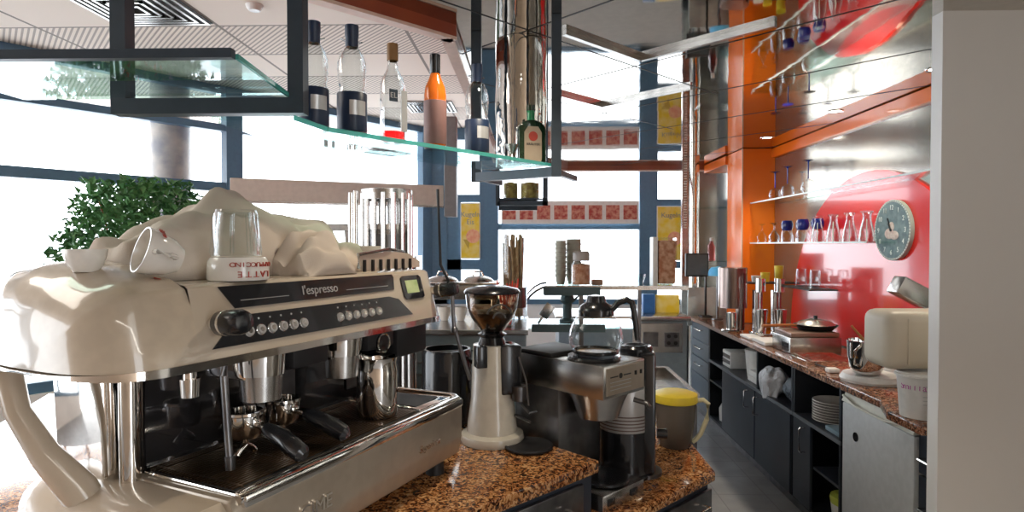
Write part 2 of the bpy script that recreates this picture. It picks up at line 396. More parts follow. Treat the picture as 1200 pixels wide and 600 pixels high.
# posters
def poster(x0, x1, z0, z1, y, lab, lines, flip=False):
    t = thing('poster', lab, 'poster', ((x0 + x1) / 2, y, z0))
    w = (x1 - x0) / 2; h = z1 - z0
    MB().box(-w, w, -.004, 0, 0, h).build('sheet', yposter, t, False)
    MB().box(-w - .012, w + .012, 0.0005, .006, -.012, h + .012).build('border', paper, t, False)
    for i, (s, fz_, sz) in enumerate(lines):
        text('lettering', s, sz, bluegrey, t, frame_of((0, -.006, h * fz_), (-1 if flip else 1, 0, 0), (0, -1 if not flip else 1, 0)))
    m = MB(); m.lathe([(0, .0), (.045, 0), (.07, .10), (.0, .12)], (-w * .25, -.008, h * .22), 16, M=Matrix.Identity(4)) if False else None
    m = MB(); m.cyl((w * .3, -.007, h * .40), (w * .3, -.0045, h * .40), .085); m.build('ice_scoop_picture', mat('peach_print', (.85, .35, .22), .5, noise=(30, (.9, .5, .3))), t)
    m = MB(); m.prism([(-w * .8, h * .34), (-w * .05, h * .34), (-w * .2, h * .16)], -.006, -.0045, 'y'); m.build('wafer_picture', mat('ochre_print', (.62, .42, .08), .5), t, False)
    return t
poster(fx(541), fx(562), fz(302), fz(239), 7.46, 'yellow ice cream poster on the door left of the wide window', [('Kugeln', .80, .085), ('Eis', .66, .085)])
poster(fx(769), fx(799), fz(304), fz(243), 7.46, 'yellow poster on the right window, behind the tall biscuit box', [('Kugeln', .84, .085)])
# menu photo banner
t = thing('menu_banner', 'white banner with a row of red food photos hanging across the window', 'banner', (0, 7.44, 0))
MB().box(fx(588), fx(747), 0, .004, fz(262.5), fz(236)).build('sheet', paper, t, False)
foodm = mat('food_photo', (.40, .06, .05), .5, noise=(22, (.62, .30, .22), 4))
for k in range(8): MB().box(fx(589 + k * 20), fx(589 + k * 20 + 15.5), -.003, -.0005, fz(257.5), fz(241)).build('food_photo', foodm, t, False)
# potted plant by window
def plant(name, lab, loc, r, h, n, cone=.6):
    t = thing(name, lab, 'plant', loc)
    MB().lathe([(0, 0), (.16, 0), (.20, .35), (.17, .35), (.16, .30), (0, .30)]).build('pot', white, t)
    st = MB(); lf = MB()
    for k in range(14):
        a = random.uniform(0, 6.28); rr = random.uniform(.1, r * .8); st.tube([(0, 0, .3), (rr * .4 * math.cos(a), rr * .4 * math.sin(a), h * .6), (rr * math.cos(a), rr * math.sin(a), h * random.uniform(.7, .95))], .006, 5)
    for k in range(n):
        a = random.uniform(0, 6.28); zz = random.uniform(.45, 1); rr = r * math.sqrt(random.random()) * (1 - .45 * abs(zz - .7) / .3)
        c = Vector((rr * math.cos(a), rr * math.sin(a), h * zz)); L = random.uniform(.05, .09)
        M = Matrix.Translation(c) @ Matrix.Rotation(random.uniform(0, 6.28), 4, 'Z') @ Matrix.Rotation(random.uniform(-1.2, 1.0), 4, 'Y')
        pts = [(0, 0, 0), (L * .4, L * .32, .01), (L, 0, -.01), (L * .4, -L * .32, .01)]
        vs = [lf.bm.verts.new(M @ Vector(p)) for p in pts]; lf.bm.faces.new(vs)
    st.build('stem', wood, t); f = lf.build('foliage', leafm, t, False); f['kind'] = 'stuff'
plant('potted_plant', 'leafy green potted plant by the left windows behind the espresso machine', (-2.80, 4.38, 0), .62, 2.02, 4600)
# stool / ladder shape seen between towels and dispenser
t = thing('step_ladder', 'small white step ladder standing beyond the machine under the lightbox', 'step ladder', (-1.62, 5.2, 0))
m = MB()
for s in (-1, 1): m.tube([(s * .07, 0, 1.70), (s * .20, 0, 0)], .018, 8); m.tube([(s * .07, .05, 1.70), (s * .18, .6, 0)], .014, 8)
m.build('rail', white, t)
for k in range(5): z = .3 + k * .3; w = .20 - z * .13 / 1.7; MB().box(-w, w, -.03, .06, z, z + .02).build('tread', white, t, False)
MB().box(-.11, .11, -.05, .12, 1.70, 1.76, .01).build('top_cap', white, t)
# ------------------------------------------------------------------ hanging shelves
def bars(mb, pts, s):
    for p, q in pts: 
        p, q = Vector(p), Vector(q); d = (q - p); L = d.length
        M = Matrix.Translation(p) @ d.to_track_quat('Z', 'Y').to_matrix().to_4x4()
        mb.box(-s / 2, s / 2, -s / 2, s / 2, 0, L, M=M)
t = thing('hanging_shelf', 'black metal frame with an empty glass shelf hanging at upper left', 'hanging shelf', (0, 0, 0))
m = MB()
m.box(-1.02, -.982, 1.48, 1.518, 1.90, 2.999); m.box(-.583, -.545, 1.48, 1.518, 1.90, 2.419); m.box(-.982, -.583, 1.48, 1.518, 1.90, 1.938)
m.build('frame', frame_black, t, False)
m = MB(); m.box(-1.25, -.565, 1.160, 1.178, 1.937, 1.955); m.tube([(-1.0, 1.48, 1.99), (-.80, 1.18, 1.955)], .008, 6); m.build('front_rail', frame_black, t, False)
MB().prism([(-1.25, 1.18), (-.566, 1.18), (-.585, 1.50), (-1.25, 1.50)], 1.940, 1.948).build('glass_panel', gshelf, t, False)
m = MB(); m.prism([(-.566, 1.18), (-.560, 1.18), (-.579, 1.48), (-.585, 1.48)], 1.939, 1.949); m.build('glass_edge', gedge, t, False)
ZS = 1.88
t = thing('bottle_shelf', 'long green-edged glass shelf with black metal frame hanging over the bar', 'hanging shelf', (0, 0, 0))
ed = [(-.545, 1.42), (-.515, 1.56), (-.36, 1.75), (-.162, 1.98), (.085, 2.28)]
back = [(-.10, 2.46), (-.36, 2.16), (-.56, 1.93), (-.72, 1.72), (-.74, 1.42)]
MB().prism(ed + back, ZS - .010, ZS).build('glass_panel', gshelf, t, False)
m = MB()
for p, q in zip(ed, ed[1:]): strip(m, p, q, -.004, 0.0, ZS - .011, ZS + .001)
m.build('glass_edge', gedge, t, False)
m = MB(); m.box(.085, .121, 2.25, 2.286, 1.83, 2.419); m.box(-.225, -.185, 2.42, 2.456, 1.83, 2.419); bars(m, [((.103, 2.268, 1.848), (-.205, 2.438, 1.848))], .034)
bars(m, [((.103, 2.268, 1.848), (.19, 2.5, 1.848)), ((-.205, 2.438, 1.848), (-.12, 2.67, 1.848))], .02)
m.build('frame', frame_black, t, False)
# mirror clad cylinder over the shelf
t = thing('mirror_column', 'mirror-clad round column hanging from the ceiling behind the green liqueur bottle', 'column', (-.03, 2.56, 1.90))
m = MB(); m.lathe([(.105, 0), (.102, .1), (.108, .25), (.104, .38), (.107, .519)], seg=36); m.build('cladding', mirrorcol, t)
MB().lathe([(0, 0), (.105, 0)]).build('base_cap', steel, t)
# bottles
def on_shelf(px, off=.075):
    # a point behind the shelf edge on the sight line through px
    k = (px - 619) / 720.; best = None
    for p, q in zip(ed, ed[1:]):
        p, q = Vector(p), Vector(q); dd = (q - p).normalized(); nn = Vector((-dd.y, dd.x)); p2 = p + nn * off
        s = (k * p2.y - p2.x) / (dd.x - k * dd.y)
        pt = p2 + dd * s
        if -.06 <= s <= (q - p).length + .06: best = pt
    return best if best is not None else pt
def bottle_ridged(px, lab, labeled=True, sc=1.0):
    p = on_shelf(px); t = thing('liqueur_bottle', lab, 'bottle', (p.x, p.y, ZS + .001), R(40)); t.scale = (sc,) * 3
    MB().lathe([(0, 0), (.036, 0), (.039, .006), (.040, .115), (.036, .127), (.0345, .135), (.038, .148), (.0365, .154), (.040, .166), (.0385, .172), (.0405, .185), (.039, .192), (.039, .204), (.036, .212), (.034, .222), (.024, .240), (.0155, .250), (.0155, .275)], seg=32).build('body', bglass, t)
    MB().lathe([(.0165, .248), (.0175, .25), (.0175, .275), (.019, .278), (.019, .308), (.0, .310)]).build('cap', navylabel, t)
    if labeled:
        MB().lathe([(.0405, .012), (.0412, .013), (.0412, .118), (.0405, .119)], seg=32).build('label', navylabel, t)
        m = MB(); m.lathe([(.042, .055), (.042, .095)], seg=32)
        bmesh.ops.delete(m.bm, geom=[v for v in m.bm.verts if v.co.y > -.034], context='VERTS'); m.build('badge', silverink, t)
    m = MB(); m.tube([(.020, 0, .265), (.032, 0, .268), (.034, .008, .272), (.030, .012, .27), (.018, .008, .266), (-.018, .012, .266), (-.030, .012, .27), (-.032, 0, .268), (-.020, 0, .265)], .0014, 6); m.build('wire_ring', steel, t)
    return t
b1 = bottle_ridged(367, 'clear ridged liqueur bottle, leftmost on the glass shelf beside the black frame', True, .93)
b2 = bottle_ridged(412, 'clear ridged liqueur bottle with navy label and wire ring, second from left', True, 1.0)
b3 = bottle_ridged(559, 'clear ridged liqueur bottle right of the orange one, under the red-brown fascia', True, 1.0)
p = on_shelf(460); t = thing('spirit_bottle', 'clear square-shouldered spirit bottle with brown cap and red drink at bottom', 'bottle', (p.x, p.y, ZS + .001), R(35))
MB().lathe([(0, 0), (.034, 0), (.037, .005), (.037, .165), (.032, .19), (.018, .215), (.0135, .235), (.0135, .262)], seg=32).build('body', bglass, t)
MB().lathe([(0, .003), (.035, .004), (.035, .032), (0, .032)]).build('drink', redglass, t)
MB().lathe([(.0145, .242), (.0165, .243), (.0165, .292), (0, .294)]).build('cap', cap_gold, t)
lb = MB().box(-.026, .0, -.0385, -.0375, .115, .150).build('label', frame_black, t, False); text('lettering', 'EL', .022, silverink, lb, frame_of((-.013, -.039, .132), (1, 0, 0), (0, -1, 0)))
MB().box(.012, .030, -.037, -.034, .03, .15).build('side_label', silverink, t, False)
p = on_shelf(510); t = thing('liqueur_bottle', 'slim bottle of bright orange liqueur with black cap', 'bottle', (p.x, p.y, ZS + .001), R(35))
MB().lathe([(0, 0), (.031, 0), (.034, .005), (.035, .17), (.032, .195), (.020, .222), (.0145, .24), (.0145, .26)], seg=32).build('body', orangeliq, t)
MB().lathe([(.0150, .238), (.0165, .24), (.0165, .298), (0, .30)]).build('cap', black, t)
MB().lathe([(.0352, .015), (.0358, .016), (.0362, .15), (.0352, .151)], seg=32).build('label', mat('rosy_brown_label', (.22, .12, .11), .5), t)
p = on_shelf(622, .09); t = thing('herbal_liqueur_bottle', 'squat dark green liqueur bottle with paper label at right end of shelf', 'bottle', (p.x, p.y, ZS + .001), R(18))
m = MB(); m.prism([(-.052, 0), (.052, 0), (.054, .01), (.054, .13)] + [(.054 * math.cos(R(a)), .13 + .038 * math.sin(R(a))) for a in range(12, 170, 12)] + [(-.054, .13), (-.054, .01)], -.026, .026, 'y', .006); m.build('body', dkgreen, t)
MB().lathe([(.018, .160), (.0145, .18), (.0145, .20), (.017, .202), (.017, .205)]).build('neck', brgreen, t)
MB().lathe([(.0175, .203), (.0175, .225), (0, .226)]).build('cap', dkgreen, t)
lab = MB().prism([(-.030, .008), (.030, .008), (.034, .02), (.034, .12), (.020, .142), (-.020, .142), (-.034, .12), (-.034, .02)], -.0285, -.0265, 'y').build('label', mat('parchment_label', (.42, .33, .24), .6), t, False)
m = MB(); m.cyl((0, -.0285, .105), (0, -.0295, .105), .018); m.build('stag_badge', redink, lab); text('lettering', 'KRÄUTER', .012, darkink, lab, frame_of((0, -.0292, .075), (1, 0, 0), (0, -1, 0)))
p = on_shelf(600, .11)
tag(MB().lathe([(0, 0), (.022, 0), (.024, .004), (.010, .034), (.024, .07), (.022, .07), (.008, .036), (0, .036)], (p.x, p.y, ZS + .001)).build('jigger', steel), 'small steel jigger on the shelf left of the dark green bottle', 'jigger')
# lower rack with two jars beyond
t = thing('spice_rack', 'small black hanging rack with two jars in front of the menu banner', 'rack', (0, 0, 0))
Yr = 3.3
def rx(px): return (px - 619) / 720. * Yr
def rz_(py): return 1.58 + (287 - py) / 720. * Yr
m = MB(); m.box(rx(581), rx(586), Yr - .01, Yr + .01, rz_(241), 2.419); m.box(rx(636), rx(642), Yr - .01, Yr + .01, rz_(241), 2.419); m.box(rx(583), rx(642), Yr - .01, Yr + .01, rz_(241), rz_(236)); m.box(rx(583), rx(640), Yr - .01, Yr + .12, rz_(234), rz_(232.5))
m.box(rx(583), rx(630), Yr + .12, Yr + .14, rz_(245), rz_(234)); m.build('frame', frame_black, t, False)
for px, r, lab in ((598, .040, 'left jar of dried herbs in the hanging rack'), (621, .052, 'right, wider jar of dried herbs in the hanging rack')):
    t = thing('herb_jar', lab, 'jar', (rx(px), Yr + .06, rz_(232.5)), 0, 'jars in the hanging rack')
    MB().lathe([(0, 0), (r, 0), (r, .10), (r * .7, .12), (r * .7, .135)]).build('body', glass, t); MB().lathe([(0, .004), (r * .94, .005), (r * .94, .085), (0, .095)]).build('herbs', herb, t)
# ------------------------------------------------------------------ counters (45 degree island)
def ST(s, t): return ((s - t) / 2, (s + t) / 2)
SAo = [ST(2.16, 1.71), ST(2.16, 2.45), (-.30, 2.75), (-2.2, 2.75), ST(-.9, 1.71)]
tag(MB().prism(SAo, .86, .90, bev=.006).build('granite_worktop', granite), 'polished brown granite bar worktop carrying espresso machine and grinder', 'worktop')
inA = [ST(2.14, 1.74), ST(2.14, 2.40), (-.32, 2.70), (-2.15, 2.70), ST(-.86, 1.74)]
t = thing('bar_cabinet', 'dark grey cabinet under the espresso machine worktop', 'cabinet', (0, 0, 0))
MB().prism(inA, .0, .859).build('body', navy, t, False)
def local45(s, tt, z=0): x, y = ST(s, tt); return (x, y, z)
M45 = lambda s, tt, z: Matrix.Translation(local45(s, tt, z)) @ Matrix.Rotation(R(45), 4, 'Z')
dr = MB().box(-.44, -.04, -.014, 0, -.20, -.02, .003, M=M45(2.12, 1.738, .86)).build('drawer', dsteel, t)
m = MB(); Mx = M45(2.12, 1.71, .86); m.tube([Mx @ Vector(p) for p in ((-.33, 0, -.07), (-.33, -.03, -.07), (-.13, -.03, -.07), (-.13, 0, -.07))], .006); m.build('handle', chrome, dr)
# lower slab with brewer
SB = [ST(2.165, 1.614), (.706, 2.32), (.706, 3.50), (.03, 3.50), (.03, 2.72), ST(2.165, 2.44)]
tag(MB().prism(SB, .69, .726, bev=.006).build('granite_worktop', granite), 'lower brown granite worktop under the coffee brewer and pitcher', 'worktop')
t = thing('bar_cabinet', 'dark cabinet under the lower granite worktop with one drawer handle', 'cabinet', (0, 0, 0))
MB().prism([ST(2.17, 1.65), (.68, 2.33), (.68, 3.48), (.05, 3.48), (.05, 2.72), ST(2.17, 2.42)], 0, .689).build('body', navy, t, False)
dr = MB().box(.26, .60, -.014, 0, -.20, -.03, .003, M=M45(2.17, 1.648, .69)).build('drawer', dsteel, t)
m = MB(); Mx = M45(2.17, 1.62, .69); m.tube([Mx @ Vector(p) for p in ((.34, 0, -.07), (.34, -.03, -.07), (.52, -.03, -.07), (.52, 0, -.07))], .006); m.build('handle', chrome, dr)

# ------------------------------------------------------------------ espresso machine
EM = thing('espresso_machine', 'large cream and chrome two-group espresso machine with cups on top', 'espresso machine', (-.204, 1.86, .90), math.atan2(.915, .4035))
L0, L1 = -.84, 0.0
m = MB()   # lower body
prof = [(.0, .05), (-.012, .10), (-.012, .195), (.0, .217), (.50, .217), (.50, .05)]
m.prism(prof, L0, L1 - .012, 'x', .008)
m.build('lower_body', pearl, EM)
# left lower bulge, follows the ear
def endcap(mb, x0, dx, prof, yc, zc, p=2.5, n=12, flat=None, open_=False):
    rows = []
    for i in range(n + 1):
        k = i / n; th = k * math.pi / 2; xx = x0 + dx * math.sin(th); f = max(0.0, 1 - math.sin(th) ** p) ** (1 / p)
        rows.append([(xx, yc + (y - yc) * f, zc + (z - zc) * f) for y, z in prof])
    mb.grid(rows)
def rounded(prof, n=4):
    out = []
    for i in range(len(prof)):
        a, b = Vector(prof[i]), Vector(prof[(i + 1) % len(prof)])
        for j in range(n): out.append(tuple(a + (b - a) * (j / n)))
    out.append(out[0]); return out
m = MB(); lp = [(0.0, .05), (-.006, .10), (0, .19), (.02, .210), (.20, .212), (.46, .214), (.50, .20), (.50, .05)]
endcap(m, L0, -.15, rounded(lp), .27, .05, 2.6); m.build('left_foot_cowl', cream, EM)
# chrome front rim
m = MB(); m.box(L0 + .02, L1 - .02, -.020, .020, .196, .220, .006); m.tube([(L0 + .015, -.004, .214), (L1 - .03, -.004, .214), (L1 - .008, .012, .214), (L1 - .002, .04, .214), (L1 - .002, .30, .214)], .012, 12)
m.tube([(L0 + .018, 0, .220), (L0 + .018, .26, .222)], .004, 8); m.build('rim', chrome, EM)
# drip tray
dt = MB().box(L0 + .03, L1 - .19, .022, .25, .205, .2185).build('drip_tray', blackm, EM, False)
m = MB()
for k in range(23): y = .03 + k * .0095; m.box(L0 + .035, L1 - .2, y, y + .004, .2185, .2215)
for k in range(5): x = L0 + .05 + k * .145; m.box(x, x + .006, .025, .248, .2185, .2212)
m.build('grille', mat('bronze_grille', (.16, .10, .06), .3, .9), dt, False)
MB().box(L1 - .185, L1 - .015, .022, .32, .205, .2205, .003).build('side_shelf', chrome, EM)
MB().box(L1 - .17, L1 - .05, .05, .24, .2205, .2225).build('rubber_mat', blackm, EM, False)
MB().box(L0 + .02, L1 - .06, .26, .275, .205, .47).build('splash_back', mat('glossy_black_panel', (.10, .10, .11), .07, .85, coat=.5), EM, False)
m = MB(); m.box(L0 + .02, L1 - .19, .248, .262, .216, .232); m.build('splash_trim', chrome, EM, False)
for x, lab in ((-.47, None), (-.15, None)):
    MB().box(x - .07, x + .05, .254, .262, .26, .36, .002).build('steel_panel', dsteel, EM, False)
MB().box(L0 + .06, L1 - .06, .276, .48, .10, .455).build('boiler_housing', dsteel, EM, False)
m = MB(); m.cyl((L0 - .005, .27, .205), (L0 - .005, .27, .458), .020); m.build('column', chrome, EM)
m = MB(); m.prism([(.30, .22), (.33, .205), (.47, .21), (.49, .46), (.31, .46)], L0 - .03, L0 + .05, 'x', .004); m.build('side_plate', chrome, EM)
m = MB()  # cream side arch behind
m.tube([(L0 - .125, .46, .46), (L0 - .125, .42, .36), (L0 - .105, .37, .28), (L0 - .075, .32, .21), (L0 - .05, .29, .14)], [.024, .022, .026, .034, .030], 14); m.build('side_arch', cream, EM)
# upper body
up = [(.068, .462), (.070, .478), (.105, .598), (.114, .603), (.130, .605), (.47, .605), (.50, .59), (.50, .462)]
UR = -.03
m = MB(); m.grid([[(x, y, z) for y, z in rounded(up)] for x in (L0, -.6, -.3, UR)]); endcap(m, UR, .045, rounded(up), .28, .50, 2.2, 8)
m.build('upper_body', cream, EM)
m = MB(); upl = [(.068, .462), (.070, .478), (.095, .565), (.112, .597), (.150, .614), (.27, .640), (.38, .650), (.47, .640), (.50, .60), (.50, .462)]
endcap(m, L0, -.175, rounded(upl), .28, .462, 3.2, 18); 
m.build('side_cowl', mat('cream_side_enamel', (.52, .43, .33), .2, coat=.8), EM)
m = MB()  # chrome lip under the upper body
lip = [(.062, .448), (.062, .464), (.50, .464), (.50, .448)]
m.grid([[(x, y, z) for y, z in rounded(lip)] for x in (L0, UR)]); endcap(m, L0, -.178, rounded(lip), .28, .456, 3.2, 18); endcap(m, UR, .048, rounded(lip), .28, .456, 2.2, 8)
m.build('lower_lip', chrome, EM)
def FP(x, v, off=0.0):   # point on the slanted front face
    return Vector((x, .070 + .035 * v, .478 + .12 * v)) + Vector((0, -.96, .28)) * off
def facepanel(name, poly, off, mt, parent, th=.004):
    mb = MB(); a = [mb.bm.verts.new(FP(x, v, off)) for x, v in poly]; b = [mb.bm.verts.new(FP(x, v, off - th)) for x, v in poly]
    mb.bm.faces.new(a[::-1]); mb.bm.faces.new(b); n = len(poly)
    for k in range(n): mb.bm.faces.new((a[k], a[(k + 1) % n], b[(k + 1) % n], b[k]))
    bmesh.ops.recalc_face_normals(mb.bm, faces=list(mb.bm.faces))
    return mb.build(name, mt, parent, False)
ns = facepanel('name_strip', [(-.775, .99), (-.21, .99), (-.205, .92), (-.215, .64), (-.745, .62)], .003, black, EM)
nrm = (0, -.96, .28)
text('lettering', "l'espresso", .030, silverink, ns, frame_of(FP(-.50, .80, .004), (1, 0, 0), nrm), shear=.1)
for x0, x1 in ((-.73, -.60), (-.41, -.24)):
    facepanel('pinstripe', [(x0, .735), (x1, .735), (x1, .745), (x0, .745)], .0042, silverink, ns, .0006)
bp_ = facepanel('button_panel', [(-.815, .03), (-.775, .30), (-.745, .50), (-.245, .50), (-.205, .42), (-.155, .03)], .003, black, EM)
btn_x = [-.725 + .030 * k for k in range(6)] + [-.455 + .030 * k for k in range(6)]
for x in btn_x:
    mb = MB(); mb.cyl(FP(x, .22, .002), FP(x, .22, .009), .0115, .0095, 18); q = mb.build('button', silverink, bp_)
    mb = MB(); mb.cyl(FP(x, .22, .009), FP(x, .22, .0098), .0055, .005, 10); mb.tube([FP(x + .0108 * math.cos(a), .22 + .0108 * math.sin(a) / .125, .004) for a in [i * 2 * math.pi / 16 for i in range(17)]], .0014, 6) ; mb.build('button_ring', chrome, bp_)
    mb = MB(); mb.sphere(FP(x, .41, .003), .0022, seg=8); mb.build('indicator', silverink, bp_)
dp = facepanel('display_surround', [(-.175, .88), (-.165, .93), (-.085, .93), (-.075, .88), (-.075, .42), (-.085, .38), (-.165, .38), (-.175, .45)], .004, black, EM)
facepanel('display', [(-.158, .82), (-.098, .82), (-.098, .52), (-.158, .52)], .0046, screen, dp, .0008)
# knobs
def knob(x, v, L, r):
    m = MB(); o = FP(x, v); n = Vector((.0, -.97, .1)).normalized()
    m.cyl(o, o + n * L * .25, r * .6, r * .6); 
    M = frame_of(o + n * L * .2, (1, 0, 0), n)
    k = MB(); k.lathe([(0, 0), (r * .85, 0), (r, .006), (r * 1.02, L * .5), (r, L * .8), (r * .85, L * .93), (0, L)], seg=24, M=M)
    ko = k.build('steam_knob', black, EM); m.build('knob_stem', chrome, ko)
    c = MB(); c.lathe([(r * 1.02, L * .25), (r * 1.04, L * .27), (r * 1.04, L * .31), (r * 1.02, L * .33)], seg=24, M=M); c.build('knob_ring', chrome, ko)
knob(-.80, .42, .075, .024); knob(-.022, .52, .075, .022)
# groups
def group(x):
    m = MB(); m.cyl((x, .13, .40), (x, .13, .462), .050, .055, 28); m.box(x - .05, x + .05, .12, .25, .39, .455, .01); g = m.build('group_head', chrome, EM)
    m = MB(); m.cyl((x, .13, .345), (x, .13, .40), .042, .046, 28); m.build('group_ring', steel, g)
    m = MB(); m.box(x + .055, x + .17, .09, .16, .40, .46, .008); m.build('group_cover', blackm, g)
group(-.645); group(-.385)
# gauge
m = MB(); m.cyl((-.27, .10, .415), (-.27, .085, .415), .026, seg=24); g = m.build('pressure_gauge', black, EM); m = MB(); m.tube(arc((-.27, .084, .415), .025, 0, 360, 24), .003, 6); m.build('gauge_ring', chrome, g)
m = MB(); m.box(-.20, -.05, .09, .25, .36, .46, .01); m.build('black_housing', blackm, EM)
# wands
m = MB(); m.cyl((-.825, .12, .46), (-.825, .12, .42), .012); m.cyl((-.825, .12, .425), (-.825, .12, .39), .018, .016); m.build('hot_water_spout', chrome, EM)
m = MB(); m.tube([(-.765, .10, .46), (-.765, .10, .42), (-.765, .09, .30), (-.765, .085, .255)], .0075, 12); m.cyl((-.765, .085, .262), (-.765, .084, .235), .011, .009); m.build('steam_wand', dsteel, EM)
m = MB(); m.tube([(-.005, .03, .55), (.0, .025, .43), (.004, .02, .41), (.025, .01, .34), (.055, .0, .26)], .006, 12); m.sphere((.001, .024, .42), .011); w = m.build('steam_wand', dsteel, EM)
m = MB(); m.tube([(-.005, .03, .55), (-.02, .06, .62), (-.02, .07, .85)], .0045, 10)
m.build('thin_pipe', blackm, w)
# feet
for x, y in ((-.07, .05), (-.78, .05), (-.07, .44), (-.78, .44)): m = MB(); m.cyl((x, y, 0), (x, y, .052), .028, .024); m.build('foot', blackm, EM)
# cup rail
m = MB(); m.tube([(-.33, .12, .618), (-.33, .12, .655), (-.20, .12, .668), (-.10, .14, .660), (-.03, .18, .640), (.0, .24, .60)], .005, 8)
m.tube([(L0, .47, .655), (-.2, .47, .665), (-.03, .44, .64)], .005, 8)
rl = m.build('cup_rail', steel, EM)
m = MB()
m.grid([[(x, .122, .612), (x, .122, z)] for x, z in ((-.33, .65), (-.20, .662), (-.10, .655), (-.04, .63))]); m.build('rail_panel', cream, rl, False)
for k in range(7): MB().box(-.31 + k * .035, -.302 + k * .035, .116, .1215, .608, .640).build('rail_slot', blackm, rl, False)
# lettering on the front panel
text('lettering', 'Superiora', .026, chrome, EM, frame_of((-.200, -.0155, .130), (1, 0, 0), (0, -1, 0)), .002, shear=.3)
text('lettering', 'CIME', .042, chrome, EM, frame_of((-.635, -.0155, .128), (1, 0, 0), (0, -1, 0)), .003)
EMm = Matrix.Translation((-.204, 1.86, .90)) @ Matrix.Rotation(math.atan2(.915, .4035), 4, 'Z')
def EP(x, y, z): return EMm @ Vector((x, y, z))
ER = math.atan2(.915, .4035)
# portafilters resting on the tray
def portafilter(x, y, rz, lab):
    p = EP(x, y, .2218); t = thing('portafilter', lab, 'portafilter', p, ER + rz, 'portafilters on the drip tray'); t.scale = (1.15,) * 3
    MB().lathe([(0, .035), (.028, .036), (.032, .045), (.034, .078), (.037, .08), (.037, .085), (.030, .085), (.028, .05), (0, .05)]).build('basket', chrome, t)
    m = MB(); m.tube([(0, 0, .036), (0, 0, .02), (.012, 0, .012), (.02, 0, 0.003)], .006); m.tube([(0, 0, .02), (-.012, 0, .012), (-.02, 0, .003)], .006); m.build('spout', chrome, t)
    m = MB(); m.tube([(0, -.032, .062), (0, -.05, .060), (0, -.06, .056)], .008); m.build('neck', chrome, t)
    m = MB(); m.tube([(0, -.055, .058), (0, -.07, .053), (0, -.10, .044), (0, -.125, .034), (0, -.148, .025), (0, -.155, .022)], [.011, .015, .017, .018, .016, .008], 14); m.build('handle', black, t)
portafilter(-.66, .16, -.05, 'chrome portafilter with black handle resting on the drip tray, the left one')
portafilter(-.545, .17, .12, 'chrome portafilter with black handle on the drip tray, nearer the milk jug')
# steel jug
p = EP(-.285, .095, .2222); t = thing('milk_jug', 'tall polished steel milk jug standing on the espresso machine tray', 'jug', p, ER)
MB().lathe([(0, 0), (.050, 0), (.054, .008), (.054, .12), (.051, .145), (.056, .158), (.054, .158), (.049, .145), (.050, .01), (0, .008)], seg=36).build('body', chrome, t)
m = MB(); m.tube([(.052, .0, .135), (.075, 0, .13), (.085, 0, .09), (.075, 0, .04), (.052, 0, .03)], .005, 8); m.build('handle', chrome, t)
# black knock box behind machine end
t = thing('knock_box', 'black round knock box standing behind the right end of the machine', 'knock box', (-.31, 2.33, .901))
MB().lathe([(0, 0), (.085, 0), (.095, .01), (.095, .27), (.09, .285), (.08, .285), (.08, .05), (0, .05)]).build('bin', black, t)
m = MB(); m.tube([(-.08, -.02, .265), (.08, .02, .265)], .012); m.build('bar', black, t)
m = MB(); m.tube([(.09, 0, .23), (.14, -.02, .26), (.15, -.03, .20), (.10, -.02, .12)], .008); m.build('side_handle', black, t)
# steel cup dispenser behind the machine
t = thing('cup_dispenser', 'tall ribbed steel cup dispenser standing behind the espresso machine', 'dispenser', (-.56, 2.42, .901))
m = MB(); 
for k in range(16):
    a = k * math.pi / 8 + .1; m.cyl((.094 * math.cos(a), .094 * math.sin(a), 0), (.094 * math.cos(a), .094 * math.sin(a), .88), .010, seg=8)
m.lathe([(.085, .855), (.100, .857), (.100, .895), (.085, .897)], seg=32); m.lathe([(.090, .72), (.090, .76)], seg=32); m.build('tube_body', steel, t)
m = MB(); m.lathe([(.090, 0), (.090, .74), (.084, .745), (0, .745)], seg=32); m.build('inner_tube', dsteel, t)
m = MB(); m.tube([(-.115, -.03, 0), (-.115, -.03, .89)], .010); m.tube([(-.14, -.01, 0), (-.14, -.01, .885)], .010); m.build('side_rod', chrome, t)
# towels
def lerp_tab(tab, x):
    for (a, b), (c, d) in zip(tab, tab[1:]):
        if a <= x <= c: 
            k = (x - a) / (c - a); k = k * k * (3 - 2 * k); return b + (d - b) * k
    return tab[0][1] if x < tab[0][0] else tab[-1][1]
def towel(name, lab, x0, x1, y0, y1, tab, seed, amp=.012, front=.02):
    rnd = random.Random(seed); ph = [rnd.uniform(0, 6.28) for _ in range(6)]
    nx, ny = 70, 40; rows = []
    for i in range(nx + 1):
        x = x0 + (x1 - x0) * i / nx; H = lerp_tab(tab, x); r = []
        for j in range(ny + 1):
            v = j / ny; y = y0 + (y1 - y0) * v + .012 * math.sin(14 * x + ph[0])
            s = max(0, math.sin(math.pi * v)) ** .45 * min(1, i / 2.5) * min(1, (nx - i) / 2.5)
            fold = amp * (math.sin(70 * x + 34 * v + ph[4] + 2 * math.sin(15 * x)) * .25 + math.sin(24 * x + 10 * v + ph[1]) * .6 + math.sin(11 * x - 16 * v + ph[2]) + .5 * math.sin(43 * x + 22 * v + ph[3]))
            z = .607 + max(front * .1, H * s + fold * min(1, s * 1.3))
            edge = min(v, 1 - v, i / nx, 1 - i / nx)
            if edge < .04: z -= (.04 - edge) * .3
            r.append(tuple(EP(x, y, max(.6065, z))))
        rows.append(r)
    m = MB(); m.grid(rows); o = m.build(name, cloth); so = o.modifiers.new('thickness', 'SOLIDIFY'); so.thickness = .007; so.offset = 1
    return tag(o, lab, 'towel')
